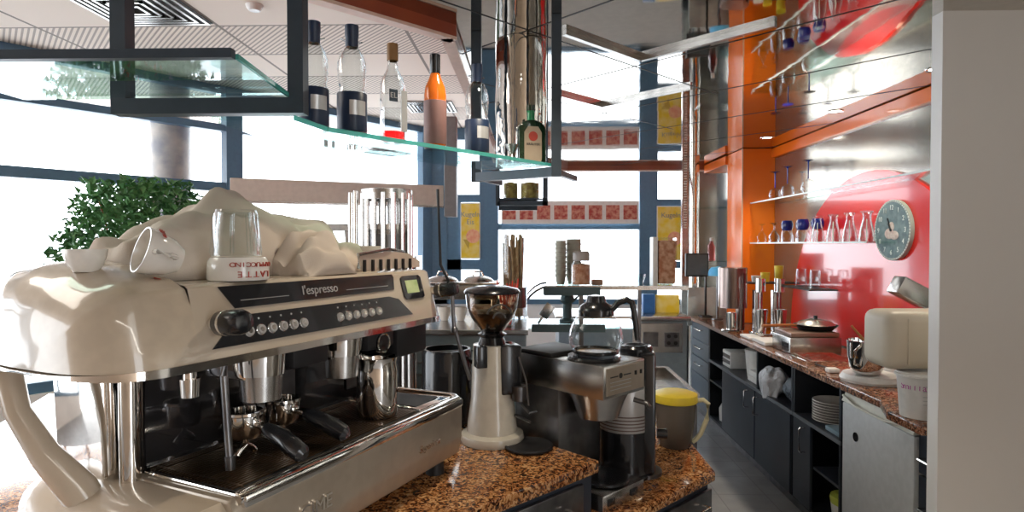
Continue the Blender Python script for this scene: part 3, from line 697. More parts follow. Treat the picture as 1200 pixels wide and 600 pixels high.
towel('towel', 'large beige terry towel heaped over the cups on the machine top', -.84, -.21, .24, .52,
      [(-.84, .065), (-.78, .082), (-.72, .118), (-.64, .150), (-.56, .197), (-.50, .200), (-.42, .170), (-.34, .138), (-.27, .145), (-.23, .135), (-.21, .08)], 3, .011)
towel('towel', 'smaller crumpled beige towel at the right end of the heap by the cup rail', -.30, -.10, .20, .44, [(-.30, .06), (-.24, .085), (-.16, .075), (-.10, .02)], 9, .01)
towel('towel', 'beige towel fold hanging in front between the glass and the cup rail', -.50, -.33, .13, .30, [(-.50, .03), (-.44, .09), (-.38, .11), (-.34, .05), (-.33, .02)], 5, .012)
# cups and glass on top
def cup(x, y, z, rot, lab, tilt=0, upside=False):
    p = EP(x, y, z); t = thing('coffee_cup', lab, 'cup', p, rot); t.rotation_euler = (tilt, 0, rot)
    MB().lathe([(0, 0), (.024, 0), (.026, .004), (.036, .02), (.043, .05), (.045, .07), (.042, .07), (.039, .05), (.032, .02), (0, .008)]).build('bowl', porcelain, t)
    m = MB(); m.tube([(.04, 0, .058), (.062, 0, .058), (.066, 0, .038), (.052, 0, .022), (.035, 0, .02)], .005, 8); m.build('handle', porcelain, t)
    return t
c1 = cup(-.815, .16, .650, ER - 1.9, 'white coffee cup with red print tipped on its side at front left of the towels', R(72))
text('lettering', 'caffè', .018, redink, c1, frame_of((.020, .039, .048), (-.9, .42, 0), (.42, .9, -.3)))
m = MB(); m.cyl((.012, -.044, .03), (.012, -.0455, .03), .007); m.build('bean_print', redink, c1)
c2 = cup(-.925, .27, .630, ER + 1, 'white cup half hidden under the towel at far left of machine top')
c2.scale = (.8, .8, .6)
c3 = cup(-.12, .26, .607, ER + 2, 'white cup behind the cup rail at right end of the machine top')
for i, (x, y) in enumerate(((-.39, .50), (-.31, .47), (-.25, .50))):
    p = EP(x, y, .607); t = thing('glass_jar', ['left', 'middle', 'right'][i] + ' of three glass jars standing behind the towel heap', 'jar', p, 0, 'glass jars behind the towel')
    MB().lathe([(0, 0), (.032, 0), (.034, .005), (.034, .15), (.030, .158), (0, .158)]).build('body', glass, t); MB().lathe([(.0345, .145), (.036, .147), (.036, .160), (0, .162)]).build('lid', steel, t)
# cups with lettering, upside down, glass in front
p = EP(-.685, .150, .606); t = thing('lettered_mug', 'white mug with red upside-down lettering standing inverted under the towels', 'mug', p, ER); t.scale = (1.2, 1.2, 1)
MB().lathe([(.050, 0), (.052, .004), (.050, .040), (.046, .048), (0, .05), (0, .046), (.044, .044), (.047, 0), (.050, 0)], seg=36).build('body', porcelain, t)
def ringtext(parent, s, size, r, z, mt, step, flip, a0=0):
    n = len(s)
    for i, ch in enumerate(s):
        if ch == ' ': continue
        a = R(-90 + a0) + (i - (n - 1) / 2) * step * (-1 if flip else 1); d = Vector((math.cos(a), math.sin(a), 0)); tx = Vector((-math.sin(a), math.cos(a), 0))
        text('lettering', ch, size, mt, parent, frame_of((d.x * r, d.y * r, z), tx * (-1 if flip else 1), d))
ringtext(t, 'LATTE', .018, .0525, .014, redink, .26, True, -8); ringtext(t, 'CAPPUCCINO', .0135, .0522, .034, redink, .165, True, -8)
t = thing('tumbler', 'clear fluted glass tumbler standing upside down in front of the towels', 'glass', EP(-.690, .150, .6562), ER); t.scale = (1.12, 1.12, 1.0)
MB().lathe([(.044, 0), (.046, .002), (.040, .085), (.036, .098), (0, .100), (0, .094), (.033, .092), (.042, .004), (.044, 0)], seg=14).build('body', glass, t)
m = MB()
for k in range(9): a = k * 2 * math.pi / 9 + .4; m.tube([(.0455 * math.cos(a), .0455 * math.sin(a), .006), (.0385 * math.cos(a), .0385 * math.sin(a), .088)], .0016, 6)
m.build('flute', glass, t)
# ------------------------------------------------------------------ grinder
t = thing('coffee_grinder', 'cream coffee grinder with bean-filled hopper on the granite worktop', 'coffee grinder', (-.125, 2.125, .901), R(20))
MB().lathe([(0, 0), (.108, 0), (.112, .012), (.108, .028), (.09, .036), (0, .036)], seg=32).build('base', gmetal, t)
m = MB(); m.lathe([(.088, .03), (.085, .07), (.074, .15), (.068, .30), (.066, .335), (0, .34)], seg=32); m.build('body', gmetal, t)
m = MB(); m.box(.01, .085, -.075, .03, .17, .338, .008); m.box(-.072, -.035, -.066, -.02, .265, .338, .004); m.box(.0, .07, -.03, .07, .10, .338, .01); m.build('dosing_cover', black, t)
m = MB(); m.tube([(.07, -.08, .30), (.09, -.10, .22), (.095, -.11, .14)], .003, 6); m.cyl((.075, -.07, .20), (.075, -.07, .15), .028, .025); m.tube([(.075, -.095, .14), (.09, -.13, .12), (.12, -.12, .12)], .004, 6); m.tube([(.06, -.07, .10), (.10, -.12, .085)], .005, 6); m.build('dosing_fork', dsteel, t)
m = MB(); m.lathe([(.05, .335), (.04, .36), (.05, .372), (.032, .38)], seg=28); m.build('collar', black, t)
MB().lathe([(.034, .375), (.045, .39), (.072, .425), (.088, .465), (.093, .515), (.091, .515), (.086, .465), (.070, .427), (.043, .394), (.034, .378)], seg=36).build('hopper', clear('smoked_hopper', (.80, .72, .62), k=.5), t)
MB().lathe([(0, .378), (.036, .382), (.044, .396), (.069, .428), (.079, .447), (.04, .455), (0, .450)], seg=32).build('beans', bean, t)
m = MB(); m.lathe([(.096, .512), (.098, .518), (.090, .528), (.05, .538), (.02, .540), (0, .540)], seg=36); m.build('hopper_lid', black, t)
m = MB(); m.tube(arc((0, -.088, .435), .045, 20, 160, 14), .003, 6); m.tube(arc((0, -.084, .430), .022, 10, 170, 10), .003, 6); m.build('hopper_emblem', dsteel, t)
tag(MB().lathe([(0, 0), (.078, 0), (.082, .008), (.079, .013), (.07, .010), (0, .008)], (.002, 2.045, .9015), 36).build('round_tamp_mat', blackm), 'round black rubber mat on granite in front of the grinder', 'mat')
# ------------------------------------------------------------------ filter coffee brewer (on the lower slab)
BX, BY = ST(2.175, 1.70)
BR = thing('filter_coffee_brewer', 'steel filter coffee brewer with glass carafe on top', 'coffee brewer', (BX, BY, .7265), R(45))
Wd, Dp = .225, .40
MB().box(0, Wd, 0, .26, 0, .055, .004).build('base', steel, BR)
m = MB(); m.box(0, Wd, .0, Dp, .36, .468, .004); m.build('head', steel, BR)
MB().box(.0, Wd, .19, Dp, .0, .362, .003).build('rear_housing', dsteel, BR)
hp = MB().box(.012, Wd - .008, -.004, 0, .372, .460, .002).build('control_panel', pearl, BR, False)
m = MB(); m.cyl((.085, -.004, .430), (.085, -.0052, .430), .009); m.box(.03, .070, -.0052, -.004, .428, .432); m.box(.100, .140, -.0052, -.004, .428, .432); m.build('printed_emblem', darkink, hp)
m = MB()
for z in (.412, .400, .388): m.box(.03, .14, -.0052, -.004, z, z + .0018)
m.build('printed_line', silverink, hp, False)
for x in (.165, .195): m = MB(); m.box(x - .005, x + .005, -.008, -.004, .422, .436, .001); m.build('switch', black, hp)
for x in (.04, .165): m = MB(); m.box(x - .018, x + .018, -.005, 0.001, .018, .040, .002); m.build('base_switch', black, BR)
m = MB(); m.lathe([(0, .05), (.075, .052), (.088, .058), (.088, .066), (.07, .068), (.05, .062), (0, .063)], (.115, .09, .003), 36); w = m.build('warmer_plate', black, BR)
m = MB(); m.lathe([(.065, .336), (.108, .36)], (.112, .11, 0), 36); m.lathe([(0, .268), (.062, .268), (.070, .272), (.090, .33), (.108, .365)], (.112, .11, 0), 36); m.build('filter_basket', steel, BR)
m = MB(); m.tube([(.19, .02, .33), (.21, -.02, .32), (.20, -.04, .31)], .008); m.build('basket_handle', dsteel, BR)
# hot plate on top + rear plate cover
m = MB(); m.lathe([(0, .468), (.088, .468), (.092, .474), (.088, .480), (0, .480)], (.095, .115, 0), 36); m.build('top_warmer', black, BR)
m = MB(); m.box(.0, .20, .225, .395, .4685, .483, .006); m.build('rear_warmer_cover', blackm, BR)
BM = Matrix.Translation((BX, BY, .7265)) @ Matrix.Rotation(R(45), 4, 'Z')
c = BM @ Vector((.105, .115, .4812)); t = thing('glass_carafe', 'round glass coffee carafe with black lid and handle on top of the brewer', 'carafe', c, R(-18))
MB().lathe([(0, .0), (.066, .0), (.076, .008), (.090, .035), (.093, .062), (.086, .095), (.068, .125), (.056, .138), (.054, .15)], seg=40).build('bowl', glass, t)
MB().lathe([(.060, .004), (.078, .006), (.080, .016), (.074, .018)], seg=40).build('base_band', black, t)
m = MB(); m.lathe([(.056, .132), (.060, .134), (.061, .150), (.054, .165), (.035, .178), (.030, .20), (0, .204)], seg=32); m.build('lid', black, t)
m = MB(); m.tube([(.052, 0, .150), (.075, 0, .178), (.105, 0, .190), (.122, 0, .180), (.128, 0, .150), (.135, 0, .10), (.140, 0, .055)], [.010, .011, .011, .010, .010, .010, .008], 10); m.build('handle', black, t)
m = MB(); m.lathe([(0, .003), (.062, .004), (.066, .010), (0, .010)]); m.build('coffee_rest', mat('thin_coffee', (.40, .24, .12), .3), t)
# black thermos beside
t = thing('insulated_server', 'insulated coffee server, pale striped above and black below, beside the brewer', 'thermos', (.360, 2.295, .727), R(15))
MB().lathe([(0, 0), (.100, 0), (.102, .01), (.094, .02), (.0935, .175), (0, .18)], seg=40).build('lower_body', black, t)
MB().lathe([(.0925, .172), (.095, .176), (.094, .34), (.085, .37), (.060, .385), (.056, .44), (0, .44)], seg=40).build('upper_shell', mat('pale_shield', (.50, .49, .48), .3, .4), t)
m = MB()
for z in (.182, .194, .206, .218, .230): m.lathe([(.0945, z), (.0958, z + .001), (.0958, z + .004), (.0945, z + .005)], seg=40)
m.build('shell_stripe', mat('brown_stripe', (.14, .09, .08), .4), t)
m = MB(); m.box(.052, .112, -.06, .03, .02, .46, .012, M=Matrix.Rotation(R(-25), 4, 'Z')); m.build('side_column', black, t)
m = MB(); m.lathe([(.055, .435), (.060, .438), (.062, .470), (.056, .478), (.045, .474), (0, .470)], (.045, 0, 0), 32); m.tube(arc((.045, 0, .478), .042, 0, 360, 24, 'xy'), .003, 6); m.build('lid', black, t)
m = MB(); m.cyl((.10, -.06, .16), (.135, -.075, .16), .018); m.build('tap_knob', black, t)
m = MB(); m.lathe([(0, 0), (.075, 0), (.075, .014), (.06, .02), (0, .02)], (.065, -.01, 0), 32); m.build('foot_plate', dsteel, t)
# pitcher
t = thing('plastic_pitcher', 'smoky plastic pitcher with yellow lid and pale handle on lower granite worktop', 'pitcher', (.625, 2.62, .727), R(-10))
MB().lathe([(0, 0), (.062, 0), (.068, .006), (.080, .10), (.088, .195), (.086, .197), (.077, .10), (.064, .010), (0, .008)], seg=36).build('body', pitcherpl, t)
m = MB(); m.lathe([(.092, .190), (.094, .195), (.092, .222), (.07, .230), (0, .231)], seg=36); m.prism([(-.13, -.02), (-.08, -.03), (-.08, .03), (-.13, .02)], .196, .222, bev=.004) if False else None; m.build('lid', yellow, t)
m = MB(); m.tube([(.086, 0, .195), (.115, 0, .200), (.135, 0, .185), (.130, 0, .12), (.105, 0, .055), (.085, 0, .03), (.072, 0, .02)], .010, 10); m.build('handle', mat('pale_yellow_plastic', (.66, .62, .40), .35), t)
# ------------------------------------------------------------------ behind the grinder: bain-marie unit, glass washer
t = thing('steel_counter_unit', 'low steel counter unit with bluish top behind the coffee grinder', 'counter', (0, 0, 0))
MB().box(-.62, -.01, 3.0, 3.57, 0, 1.14, .006).build('body', bluegrey, t, False)
MB().box(-.64, .0, 2.985, 3.58, 1.14, 1.165, .004).build('top', steel, t, False)
m = MB()
for k in range(3): m.box(-.62, -.01, 2.992, 3.0, 1.06 - k * .06, 1.066 - k * .06)
m.build('front_groove', chrome, t, False)
t = thing('bain_marie', 'steel bain-marie with two domed lids standing before the door poster', 'bain-marie', (-.38, 3.42, 1.166))
for x in (-.19, .19):
    for y in (-.10, .10): m = MB(); m.cyl((x, y, 0), (x, y, .12), .012); m.build('leg', steel, t)
MB().box(-.21, .21, -.13, .13, .12, .20, .006).build('body', steel, t)
MB().box(-.225, .225, -.145, .145, .20, .212, .003).build('rim', chrome, t)
for s in (-.1, .1):
    m = MB(); m.sphere((s, 0, .206), .092, (1, 1.2, .42), 20); q = m.build('lid', steel, t)
    m = MB(); m.tube([(s - .03, 0, .24), (s - .02, 0, .265), (s + .02, 0, .265), (s + .03, 0, .24)], .005, 8); m.build('lid_handle', chrome, q)
for s in (-.14, -.08): m = MB()
g0 = thing('stacked_cup', 'white cup under the bain-marie, the left one', 'cup', (-.46, 3.36, 1.166), 0, 'cups under the bain-marie')
MB().lathe([(0, 0), (.02, 0), (.036, .05), (.038, .075), (.034, .075), (.018, .006), (0, .006)]).build('bowl', porcelain, g0)
for i, x in enumerate((-.37, -.28)): dup(g0, (x, 3.36, 1.166), 0, 'white cup under the bain-marie, ' + ('middle one' if i == 0 else 'right one, half hidden by the grinder'))
t = thing('black_cabinet', 'black box-shaped appliance seen behind the right end of the espresso machine', 'appliance', (-.62, 3.2, 0))
t.location = (-.52, 2.9, .0)
MB().box(-.20, .0, -.10, .05, 0, 1.50, .008).build('body', blackm, t); MB().box(.0, .008, -.10, .05, .9, 1.53).build('steel_edge', steel, t, False); MB().box(-.19, -.01, -.106, -.10, 1.30, 1.48, .003).build('panel', black, t)
# curved glass display case Y 3.6..3.95
t = thing('display_case', 'curved glass counter display case behind the coffee brewer', 'display case', (0, 0, 0))
Y0, Y1 = 3.60, 4.0
MB().box(-.04, .66, Y0, Y1, 0, .86, .004).build('base', bluegrey, t, False)
MB().box(-.04, .68, Y0 - .01, Y1 + .02, .86, .90, .004).build('base_shelf', steel, t, False)
MB().box(.12, .93, Y0 - .01, Y1 + .01, 1.325, 1.337, .002).build('top_glass', gshelf, t, False)
MB().box(.10, .93, Y0 - .015, Y0 + .005, 1.318, 1.342).build('top_rail', steel, t, False)
MB().box(.09, .42, Y0 - .02, Y0 + .10, 1.285, 1.335, .003).build('lamp_housing', mat('teal_grey', (.08, .13, .14), .4), t)
MB().box(.0, .66, Y0, Y1, 1.09, 1.10).build('middle_shelf', gshelf, t, False)
MB().box(.02, .45, Y0 - .01, Y0 + .008, 1.07, 1.115).build('shelf_edge', mat('teal_grey_edge', (.10, .16, .17), .4), t, False)
cur = [(.12 - .22 * math.sin(R(a)), 1.335 - .42 * (1 - math.cos(R(a)))) for a in range(0, 91, 10)]
m = MB(); m.grid([[(x, y, z) for x, z in cur] for y in (Y0, Y1)]); m.build('curved_glass', clear('haze_glass', (.74, .84, .86), .05, k=.62), t)
for yy in (Y0, Y1): m = MB(); m.tube([(x, yy, z) for x, z in cur], .007, 8); m.build('curved_edge', dsteel, t)
m = MB(); m.box(.64, .66, Y0, Y0 + .02, .9, 1.325); m.box(.30, .325, Y0 + .02, Y0 + .05, .9, 1.30); m.build('upright', dsteel, t, False)
t = thing('citrus_press', 'dark citrus press standing inside the glass display case behind the carafe', 'juicer', (.24, 3.78, 1.101))
MB().lathe([(0, 0), (.05, 0), (.05, .02), (.028, .03), (.028, .12), (.045, .14), (.04, .165), (.012, .185), (0, .19)]).build('press_body', MATS['teal_grey'], t)
m = MB(); m.tube([(.03, 0, .13), (.075, 0, .17), (.10, 0, .12)], .008); m.build('lever', MATS['teal_grey'], t)
t = thing('pie_server', 'slotted cake server leaning inside the curved glass of the display case', 'server', (.06, 3.74, 1.101))
m = MB(); m.box(-.03, .03, -.004, .004, .05, .14, .003, M=Matrix.Rotation(R(35), 4, 'Y')); m.box(-.008, .008, -.005, .005, .0, .05, .003, M=Matrix.Rotation(R(35), 4, 'Y')); m.build('blade', steel, t)
def on_case(px, d=3.78): return ((px - 619) / 720. * d, d, 1.3375)
t = thing('wafer_jar', 'tall clear jar of long wafer sticks behind the red straws', 'jar', (-.085, 3.75, 1.166))
t.location = (-.08, 3.49, 1.166)
MB().lathe([(0, 0), (.074, 0), (.074, .50), (.070, .50), (.070, .006), (0, .006)], seg=32).build('body', glass, t)
m = MB()
for k in range(34):
    a = random.uniform(0, 6.28); r = .062 * math.sqrt(random.random()); a2 = a + random.uniform(-.5, .5); m.cyl((r * .8 * math.cos(a), r * .8 * math.sin(a), .01), (r * math.cos(a2), r * math.sin(a2), random.uniform(.40, .475)), .007, seg=6)
m.build('wafer_sticks', wafer, t, kind='stuff'); MB().lathe([(.0, .06), (.068, .06), (.068, .17), (0, .17)]).build('dark_band', mat('dark_wafer', (.10, .06, .05), .6), t)
t = thing('straw_holder', 'glass holder full of red drinking straws behind the grinder hopper', 'straws', (-.095, 2.9, 1.05))
t.location = (-.105, 3.14, 1.166)
MB().lathe([(0, 0), (.035, 0), (.04, .12), (.038, .12), (.033, .006), (0, .006)]).build('holder', glass, t)
m = MB()
for k in range(12): a = k * .55; m.cyl((.015 * math.cos(a), .015 * math.sin(a), .01), (.055 * math.cos(a), .04 * math.sin(a), random.uniform(.19, .25)), .004, seg=6)
m.build('straws', straw_r, t, kind='stuff')
def cupstack(px, n, r, h, d, lab):
    x, y, z = on_case(px, d); t = thing('cup_stack', lab, 'cup stack', (x, y, z), 0, 'stacks of paper cups on the display case')
    m = MB(); prof = [(0, 0), (r * .75, 0)]
    for k in range(n): z0 = .05 + (h - .05) * k / n; prof += [(r, z0), (r * 1.07, z0 + .004), (r * 1.07, z0 + .010), (r * .97, z0 + .012)]
    prof += [(r, h), (0, h)]; m.lathe(prof, seg=24); m.build('cups', mat('grey_paper_cup', (.44, .43, .36), .5), t)
cupstack(657, 8, .033, .27, 3.80, 'narrow left stack of paper cups on the display case'); cupstack(672, 6, .046, .28, 3.85, 'wider stack of grey-green paper cups behind the cookie jar')
x, y, z = on_case(681, 3.66); t = thing('cookie_jar', 'glass jar of reddish cookies on the display case', 'jar', (x, y, z))
MB().lathe([(0, 0), (.056, 0), (.058, .006), (.058, .125), (.045, .145), (.045, .15)], seg=32).build('body', glass, t); MB().lathe([(0, .006), (.052, .008), (.052, .125), (0, .135)]).build('cookies', cookie, t); MB().lathe([(.047, .148), (.05, .15), (.05, .195), (.04, .205), (0, .205)]).build('lid', mat('grey_lid', (.45, .42, .40), .4), t)
x, y, z = on_case(697, 3.72); tag(MB().box(x - .02, x + .045, y - .03, y + .03, z, z + .035, .006).build('snack_packet', mat('peach_packet', (.66, .42, .32), .5)), 'small peach snack packet lying right of the cookie jar', 'packet')
x, y, z = on_case(777, 3.72); t = thing('biscuit_dispenser', 'tall clear dispenser of reddish-brown biscuits with white side panel', 'dispenser', (x, y, z))
MB().box(-.045, .065, -.05, .05, 0, .285, .003).build('box', glass, t, False); MB().box(-.075, -.046, -.05, .05, 0, .29, .003).build('side_panel', white, t, False); MB().box(-.04, .06, -.045, .045, .01, .27, .01).build('biscuits', cookie, t)
for i, px in enumerate((728, 738, 750)):
    x, y, z = on_case(px, 3.9); t = MB().lathe([(0, 0), (.018, 0), (.030, .04), (.032, .06), (.029, .06), (.014, .005), (0, .005)], (x, y, z)).build('small_glass', glass); tag(t, ['left', 'middle', 'right'][i] + ' of three small glasses at the right part of the display case', 'glass', 'small glasses on the display case')
# far steel counter facing the camera
t = thing('steel_counter', 'steel back counter with switch panel under the far window', 'counter', (0, 0, 0))
MB().box(.25, 1.30, 5.05, 5.6, 0, .96, .004).build('body', bluegrey, t, False); MB().box(.22, 1.32, 5.0, 5.62, .96, 1.0, .006).build('top', steel, t)
q = MB().box(.85, 1.26, 5.03, 5.05, .70, .94, .003).build('switch_panel', steel, t, False)
for x in (1.0, 1.17):
    s = MB().box(x - .06, x + .06, 5.02, 5.03, .75, .87, .003).build('socket_plate', dsteel, q, False)
    if x > 1.1:
        for dx in (-.028, .028):
            for dz in (-.028, .028): m = MB(); m.cyl((x + dx, 5.02, .81 + dz), (x + dx, 5.008, .81 + dz), .016, seg=14); m.build('socket', blackm, s)
# items standing on it (blue and yellow cartons)
tag(MB().box(.98, 1.08, 5.25, 5.33, 1.0, 1.16, .004).build('blue_carton', mat('blue_carton', (.03, .14, .40), .5)), 'blue carton standing on the steel back counter', 'carton')
tag(MB().box(1.09, 1.29, 5.27, 5.33, 1.0, 1.15, .004).build('yellow_carton', yposter), 'yellow carton on the steel back counter beside the blue one', 'carton')
# sink unit in the aisle
t = thing('sink_unit', 'stainless sink with drain and tap behind the yellow-lidded pitcher', 'sink', (0, 0, 0))
x0, x1, y0, y1 = .78, .955, 3.58, 4.30
MB().box(x0 - .05, x1 + .02, y0 - .03, y1 + .03, 0, .655, .004).build('cabinet_body', dsteel, t, False)
m = MB(); m.box(x0 - .06, x1 + .03, y0 - .04, y0, .705, .725); m.box(x0 - .06, x1 + .03, y1, y1 + .04, .705, .725); m.box(x0 - .06, x0, y0, y1, .705, .725); m.box(x1, x1 + .03, y0, y1, .705, .725); m.build('rim', steel, t, False)
m = MB(); m.box(x0, x1, y0, y1, .656, .664); m.box(x0 - .004, x0, y0, y1, .656, .71); m.box(x1, x1 + .004, y0, y1, .656, .71); m.box(x0, x1, y0 - .004, y0, .656, .71); m.box(x0, x1, y1, y1 + .004, .656, .71); m.build('bowl', steel, t, False)
m = MB(); m.lathe([(0, .002), (.03, .003), (.034, .006), (.036, .002)], (.87, 3.85, .664)); m.build('drain', chrome, t)
# ------------------------------------------------------------------ right hand counter run
FX = 1.58
tag(MB().prism([(1.47, 2.325), (1.47, 2.55), (1.54, 2.72), (1.54, 5.97), (WALLX, 5.97), (WALLX, 2.325)], .865, .90, bev=.005).build('granite_worktop', granite2), 'long brown granite worktop along the red wall', 'worktop')
def handle_bar(p0, p1, out, parent, r=.005, d=.035):
    p0, p1, out = Vector(p0), Vector(p1), Vector(out); m = MB(); m.tube([p0, p0 + out * d * .8, p0 + (p1 - p0) * .06 + out * d, p1 - (p1 - p0) * .06 + out * d, p1 + out * d * .8, p1], r, 8); return m.build('handle', chrome, parent)
OUT = (-1, 0, 0)
t = thing('drawer_cabinet', 'narrow navy cabinet with stacked drawers at the far end of the counter', 'cabinet', (0, 0, 0))
MB().box(FX + .02, WALLX, 5.40, 5.96, .08, .864).build('body', navy, t, False)
for z0, z1 in ((.70, .855), (.545, .69), (.39, .535), (.09, .38)):
    d = MB().box(FX, FX + .018, 5.405, 5.955, z0, z1, .002).build('drawer', mat('blue_grey_laminate', (.07, .10, .13), .3) if 'blue_grey_laminate' not in MATS else MATS['blue_grey_laminate'], t, False)
    if z0 > .2: handle_bar((FX, 5.58, z1 - .05), (FX, 5.78, z1 - .05), OUT, d)
tag(MB().box(1.545, 2.0, 5.975, 5.995, .80, 1.17).build('frosted_end_screen', mat('frosted_screen', (.62, .66, .64), .35, trans=.35)), 'frosted upright glass screen at the far end of the granite worktop', 'screen')
def open_cabinet(y0, y1, name, lab, divs, zsh=.585):
    t = thing(name, lab, 'cabinet', (0, 0, 0))
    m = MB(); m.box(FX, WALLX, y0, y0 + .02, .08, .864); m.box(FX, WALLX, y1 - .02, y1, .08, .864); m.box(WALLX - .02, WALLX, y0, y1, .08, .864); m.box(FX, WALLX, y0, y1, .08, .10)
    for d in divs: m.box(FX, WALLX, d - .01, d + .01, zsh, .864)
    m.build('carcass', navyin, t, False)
    m = MB(); m.box(FX + .004, WALLX - .02, y0 + .02, y1 - .02, zsh - .02, zsh); s = m.build('shelf', navy, t, False)
    m = MB(); m.box(FX - .004, FX + .004, y0, y1, zsh - .02, zsh + .001); m.build('shelf_edge', mat('grey_edge', (.16, .18, .20), .35) if 'grey_edge' not in MATS else MATS['grey_edge'], s, False)
    return t
c1 = open_cabinet(3.70, 5.39, 'open_cabinet', 'long navy cabinet with open top shelf and sliding doors under the granite', [4.27])
d = MB().box(FX - .004, FX + .012, 4.31, 5.02, .09, .562, .002).build('door', navy, c1, False); handle_bar((FX - .004, 4.42, .42), (FX - .004, 4.42, .54), OUT, d)
d = MB().box(FX - .010, FX + .0, 3.71, 4.28, .09, .562, .002).build('door', navy, c1, False); handle_bar((FX - .010, 4.22, .42), (FX - .010, 4.22, .54), OUT, d)
MB().box(FX, FX + .5, 5.03, 5.38, .40, .415).build('lower_shelf', navy, c1, False)
c2 = open_cabinet(3.13, 3.69, 'open_cabinet', 'navy cabinet with plates on its open shelf beside the small fridge', [])
d = MB().box(FX - .004, FX + .012, 3.46, 3.68, .09, .562, .002).build('door', navy, c2, False); handle_bar((FX - .004, 3.52, .40), (FX - .004, 3.52, .54), OUT, d)
MB().box(FX + .01, FX + .5, 3.15, 3.45, .33, .345).build('lower_shelf', navy, c2, False)
tag(MB().box(1.62, 1.64, 3.12, 5.96, 0, .079).build('toe_kick', dsteel, None, False), 'dark toe kick running along the floor under the navy cabinets', 'toe kick')
# fridge
t = thing('small_fridge', 'small white undercounter fridge under the granite worktop', 'fridge', (0, 0, 0))
MB().box(FX + .04, WALLX - .03, 2.53, 3.10, .03, .835, .006).build('body', fridgew, t); d = MB().box(FX - .01, FX + .036, 2.53, 3.10, .05, .80, .008).build('door', fridgew, t)
m = MB(); m.prism([(FX - .014, .805), (FX + .036, .805), (FX + .036, .845), (FX + .005, .845)], 2.53, 3.10, 'y'); m.build('top_trim', mat('ivory_plastic', (.66, .65, .55), .4), t, False)
m = MB(); m.tube([(FX - .016, 3.08, .835), (FX - .03, 2.95, .815), (FX - .03, 2.7, .815), (FX - .016, 2.56, .835)], .006, 8); m.build('grip', MATS['ivory_plastic'], d)
m = MB(); m.cyl((FX - .010, 2.97, .66), (FX - .014, 2.97, .66), .022); m.build('lock_cap', black, d)
t = thing('drawer_cabinet', 'navy drawer unit at the near right end beside the white fridge', 'cabinet', (0, 0, 0))
MB().box(FX + .02, WALLX, 2.33, 2.515, .08, .864).build('body', navy, t, False)
for z0, z1 in ((.66, .85), (.40, .65), (.09, .39)):
    d = MB().box(FX, FX + .018, 2.332, 2.513, z0, z1, .002).build('drawer', navy, t, False); handle_bar((FX, 2.37, z1 - .12), (FX, 2.47, z1 - .12), OUT, d)
# shelf contents
t = thing('radio', 'small white radio standing on the open shelf at the far end', 'radio', (1.68, 5.22, .586)); t.location = (1.70, 5.05, .586)
MB().box(-.08, .10, -.10, .10, 0, .13, .006).build('case', white, t); 
for z in (.09, .045): MB().box(-.083, -.08, -.085, .085, z - .015, z + .015).build('dark_slot', black, t, False)
t = thing('plastic_bucket', 'white lidded bucket on the open shelf right of the radio', 'bucket', (1.74, 4.66, .586))
MB().lathe([(0, 0), (.085, 0), (.10, .19), (.104, .19), (.104, .205), (0, .205)], seg=32).build('body', white, t); m = MB(); m.tube(arc((-.0, 0, .19), .106, 180, 360, 16, 'yz'), .002, 6); m.build('bail', steel, t)
for i, (y, z) in enumerate(((4.47, .586), (4.44, .630))): tag(MB().box(1.62, 1.76, y - .12, y + .10, z, z + .04, .006).build('white_tray', white), ['lower', 'upper'][i] + ' of two white trays leaning beside the shelf bucket', 'tray', 'white trays on the open shelf')
t = MB(); rnd = random.Random(4)
t.sphere((0, 0, 0), .12, (1, 1, 1), 20)
for v in t.bm.verts:
    k = 1 + .18 * math.sin(9 * v.co.x * 12 + 2) * math.sin(v.co.y * 90) + .14 * rnd.uniform(-1, 1); v.co = Vector((v.co.x * .75 * k, v.co.y * 1.05 * k, v.co.z * .72 * k)); 
    if v.co.z < -.03 and v.co.x < 0: v.co.z -= .07
o = t.build('plastic_bag', foil); o.location = (1.64, 4.12, .68); o.modifiers.new('s', 'SUBSURF').levels = 1; o.modifiers['s'].render_levels = 2; tag(o, 'crumpled clear plastic bag spilling from the open shelf', 'bag')
t = MB(); t.sphere((0, 0, 0), .1, (1, 1.3, .8), 18)
for v in t.bm.verts: k = 1 + .2 * rnd.uniform(-1, 1); v.co = v.co * k
o = t.build('plastic_bag', mat('dark_bag_film', (.10, .12, .15), .2, alpha=.9, bump=(30, .9, .02))); o.location = (1.70, 3.86, .675); o.modifiers.new('s', 'SUBSURF').render_levels = 2; tag(o, 'dark crumpled plastic bag on the open shelf right of the clear bag', 'bag')
for k in range(8):
    m = MB(); m.lathe([(0, 0), (.06, 0), (.10, .010), (.115, .015), (.113, .018), (.058, .005), (0, .005)], (1.72, 3.48, .586 + k * .015)); o = m.build('plate', porcelain)
    tag(o, ('lowest', 'second lowest', 'third lowest', 'fourth lowest', 'fourth from top', 'third from top', 'second from top', 'topmost')[k] + ' white plate of the stack on the shelf beside the fridge', 'plate', 'plates stacked on the shelf')
tag(MB().box(1.60, 1.80, 3.17, 3.34, .586, .612, .006).build('blue_tray', mat('blue_grey_tray', (.25, .38, .45), .35)), 'blue-grey tray on the shelf right of the plate stack', 'tray')
t = thing('plastic_tub', 'lime green tub on the bottom shelf beside the fridge', 'tub', (1.70, 3.28, .102)); MB().lathe([(0, 0), (.075, 0), (.09, .13), (.085, .13), (.07, .01), (0, .01)], seg=28).build('body', white, t); MB().lathe([(0, .10), (.086, .10), (.092, .13), (.088, .145), (0, .15)]).build('lid', yellowgreen, t)
m = MB(); m.lathe([(0, 0), (.045, 0), (.05, .10), (.03, .14), (0, .15)], (1.66, 5.20, .101)); tag(m.build('bottle', white), 'small white bottle at the bottom of the dark cabinet opening', 'bottle')
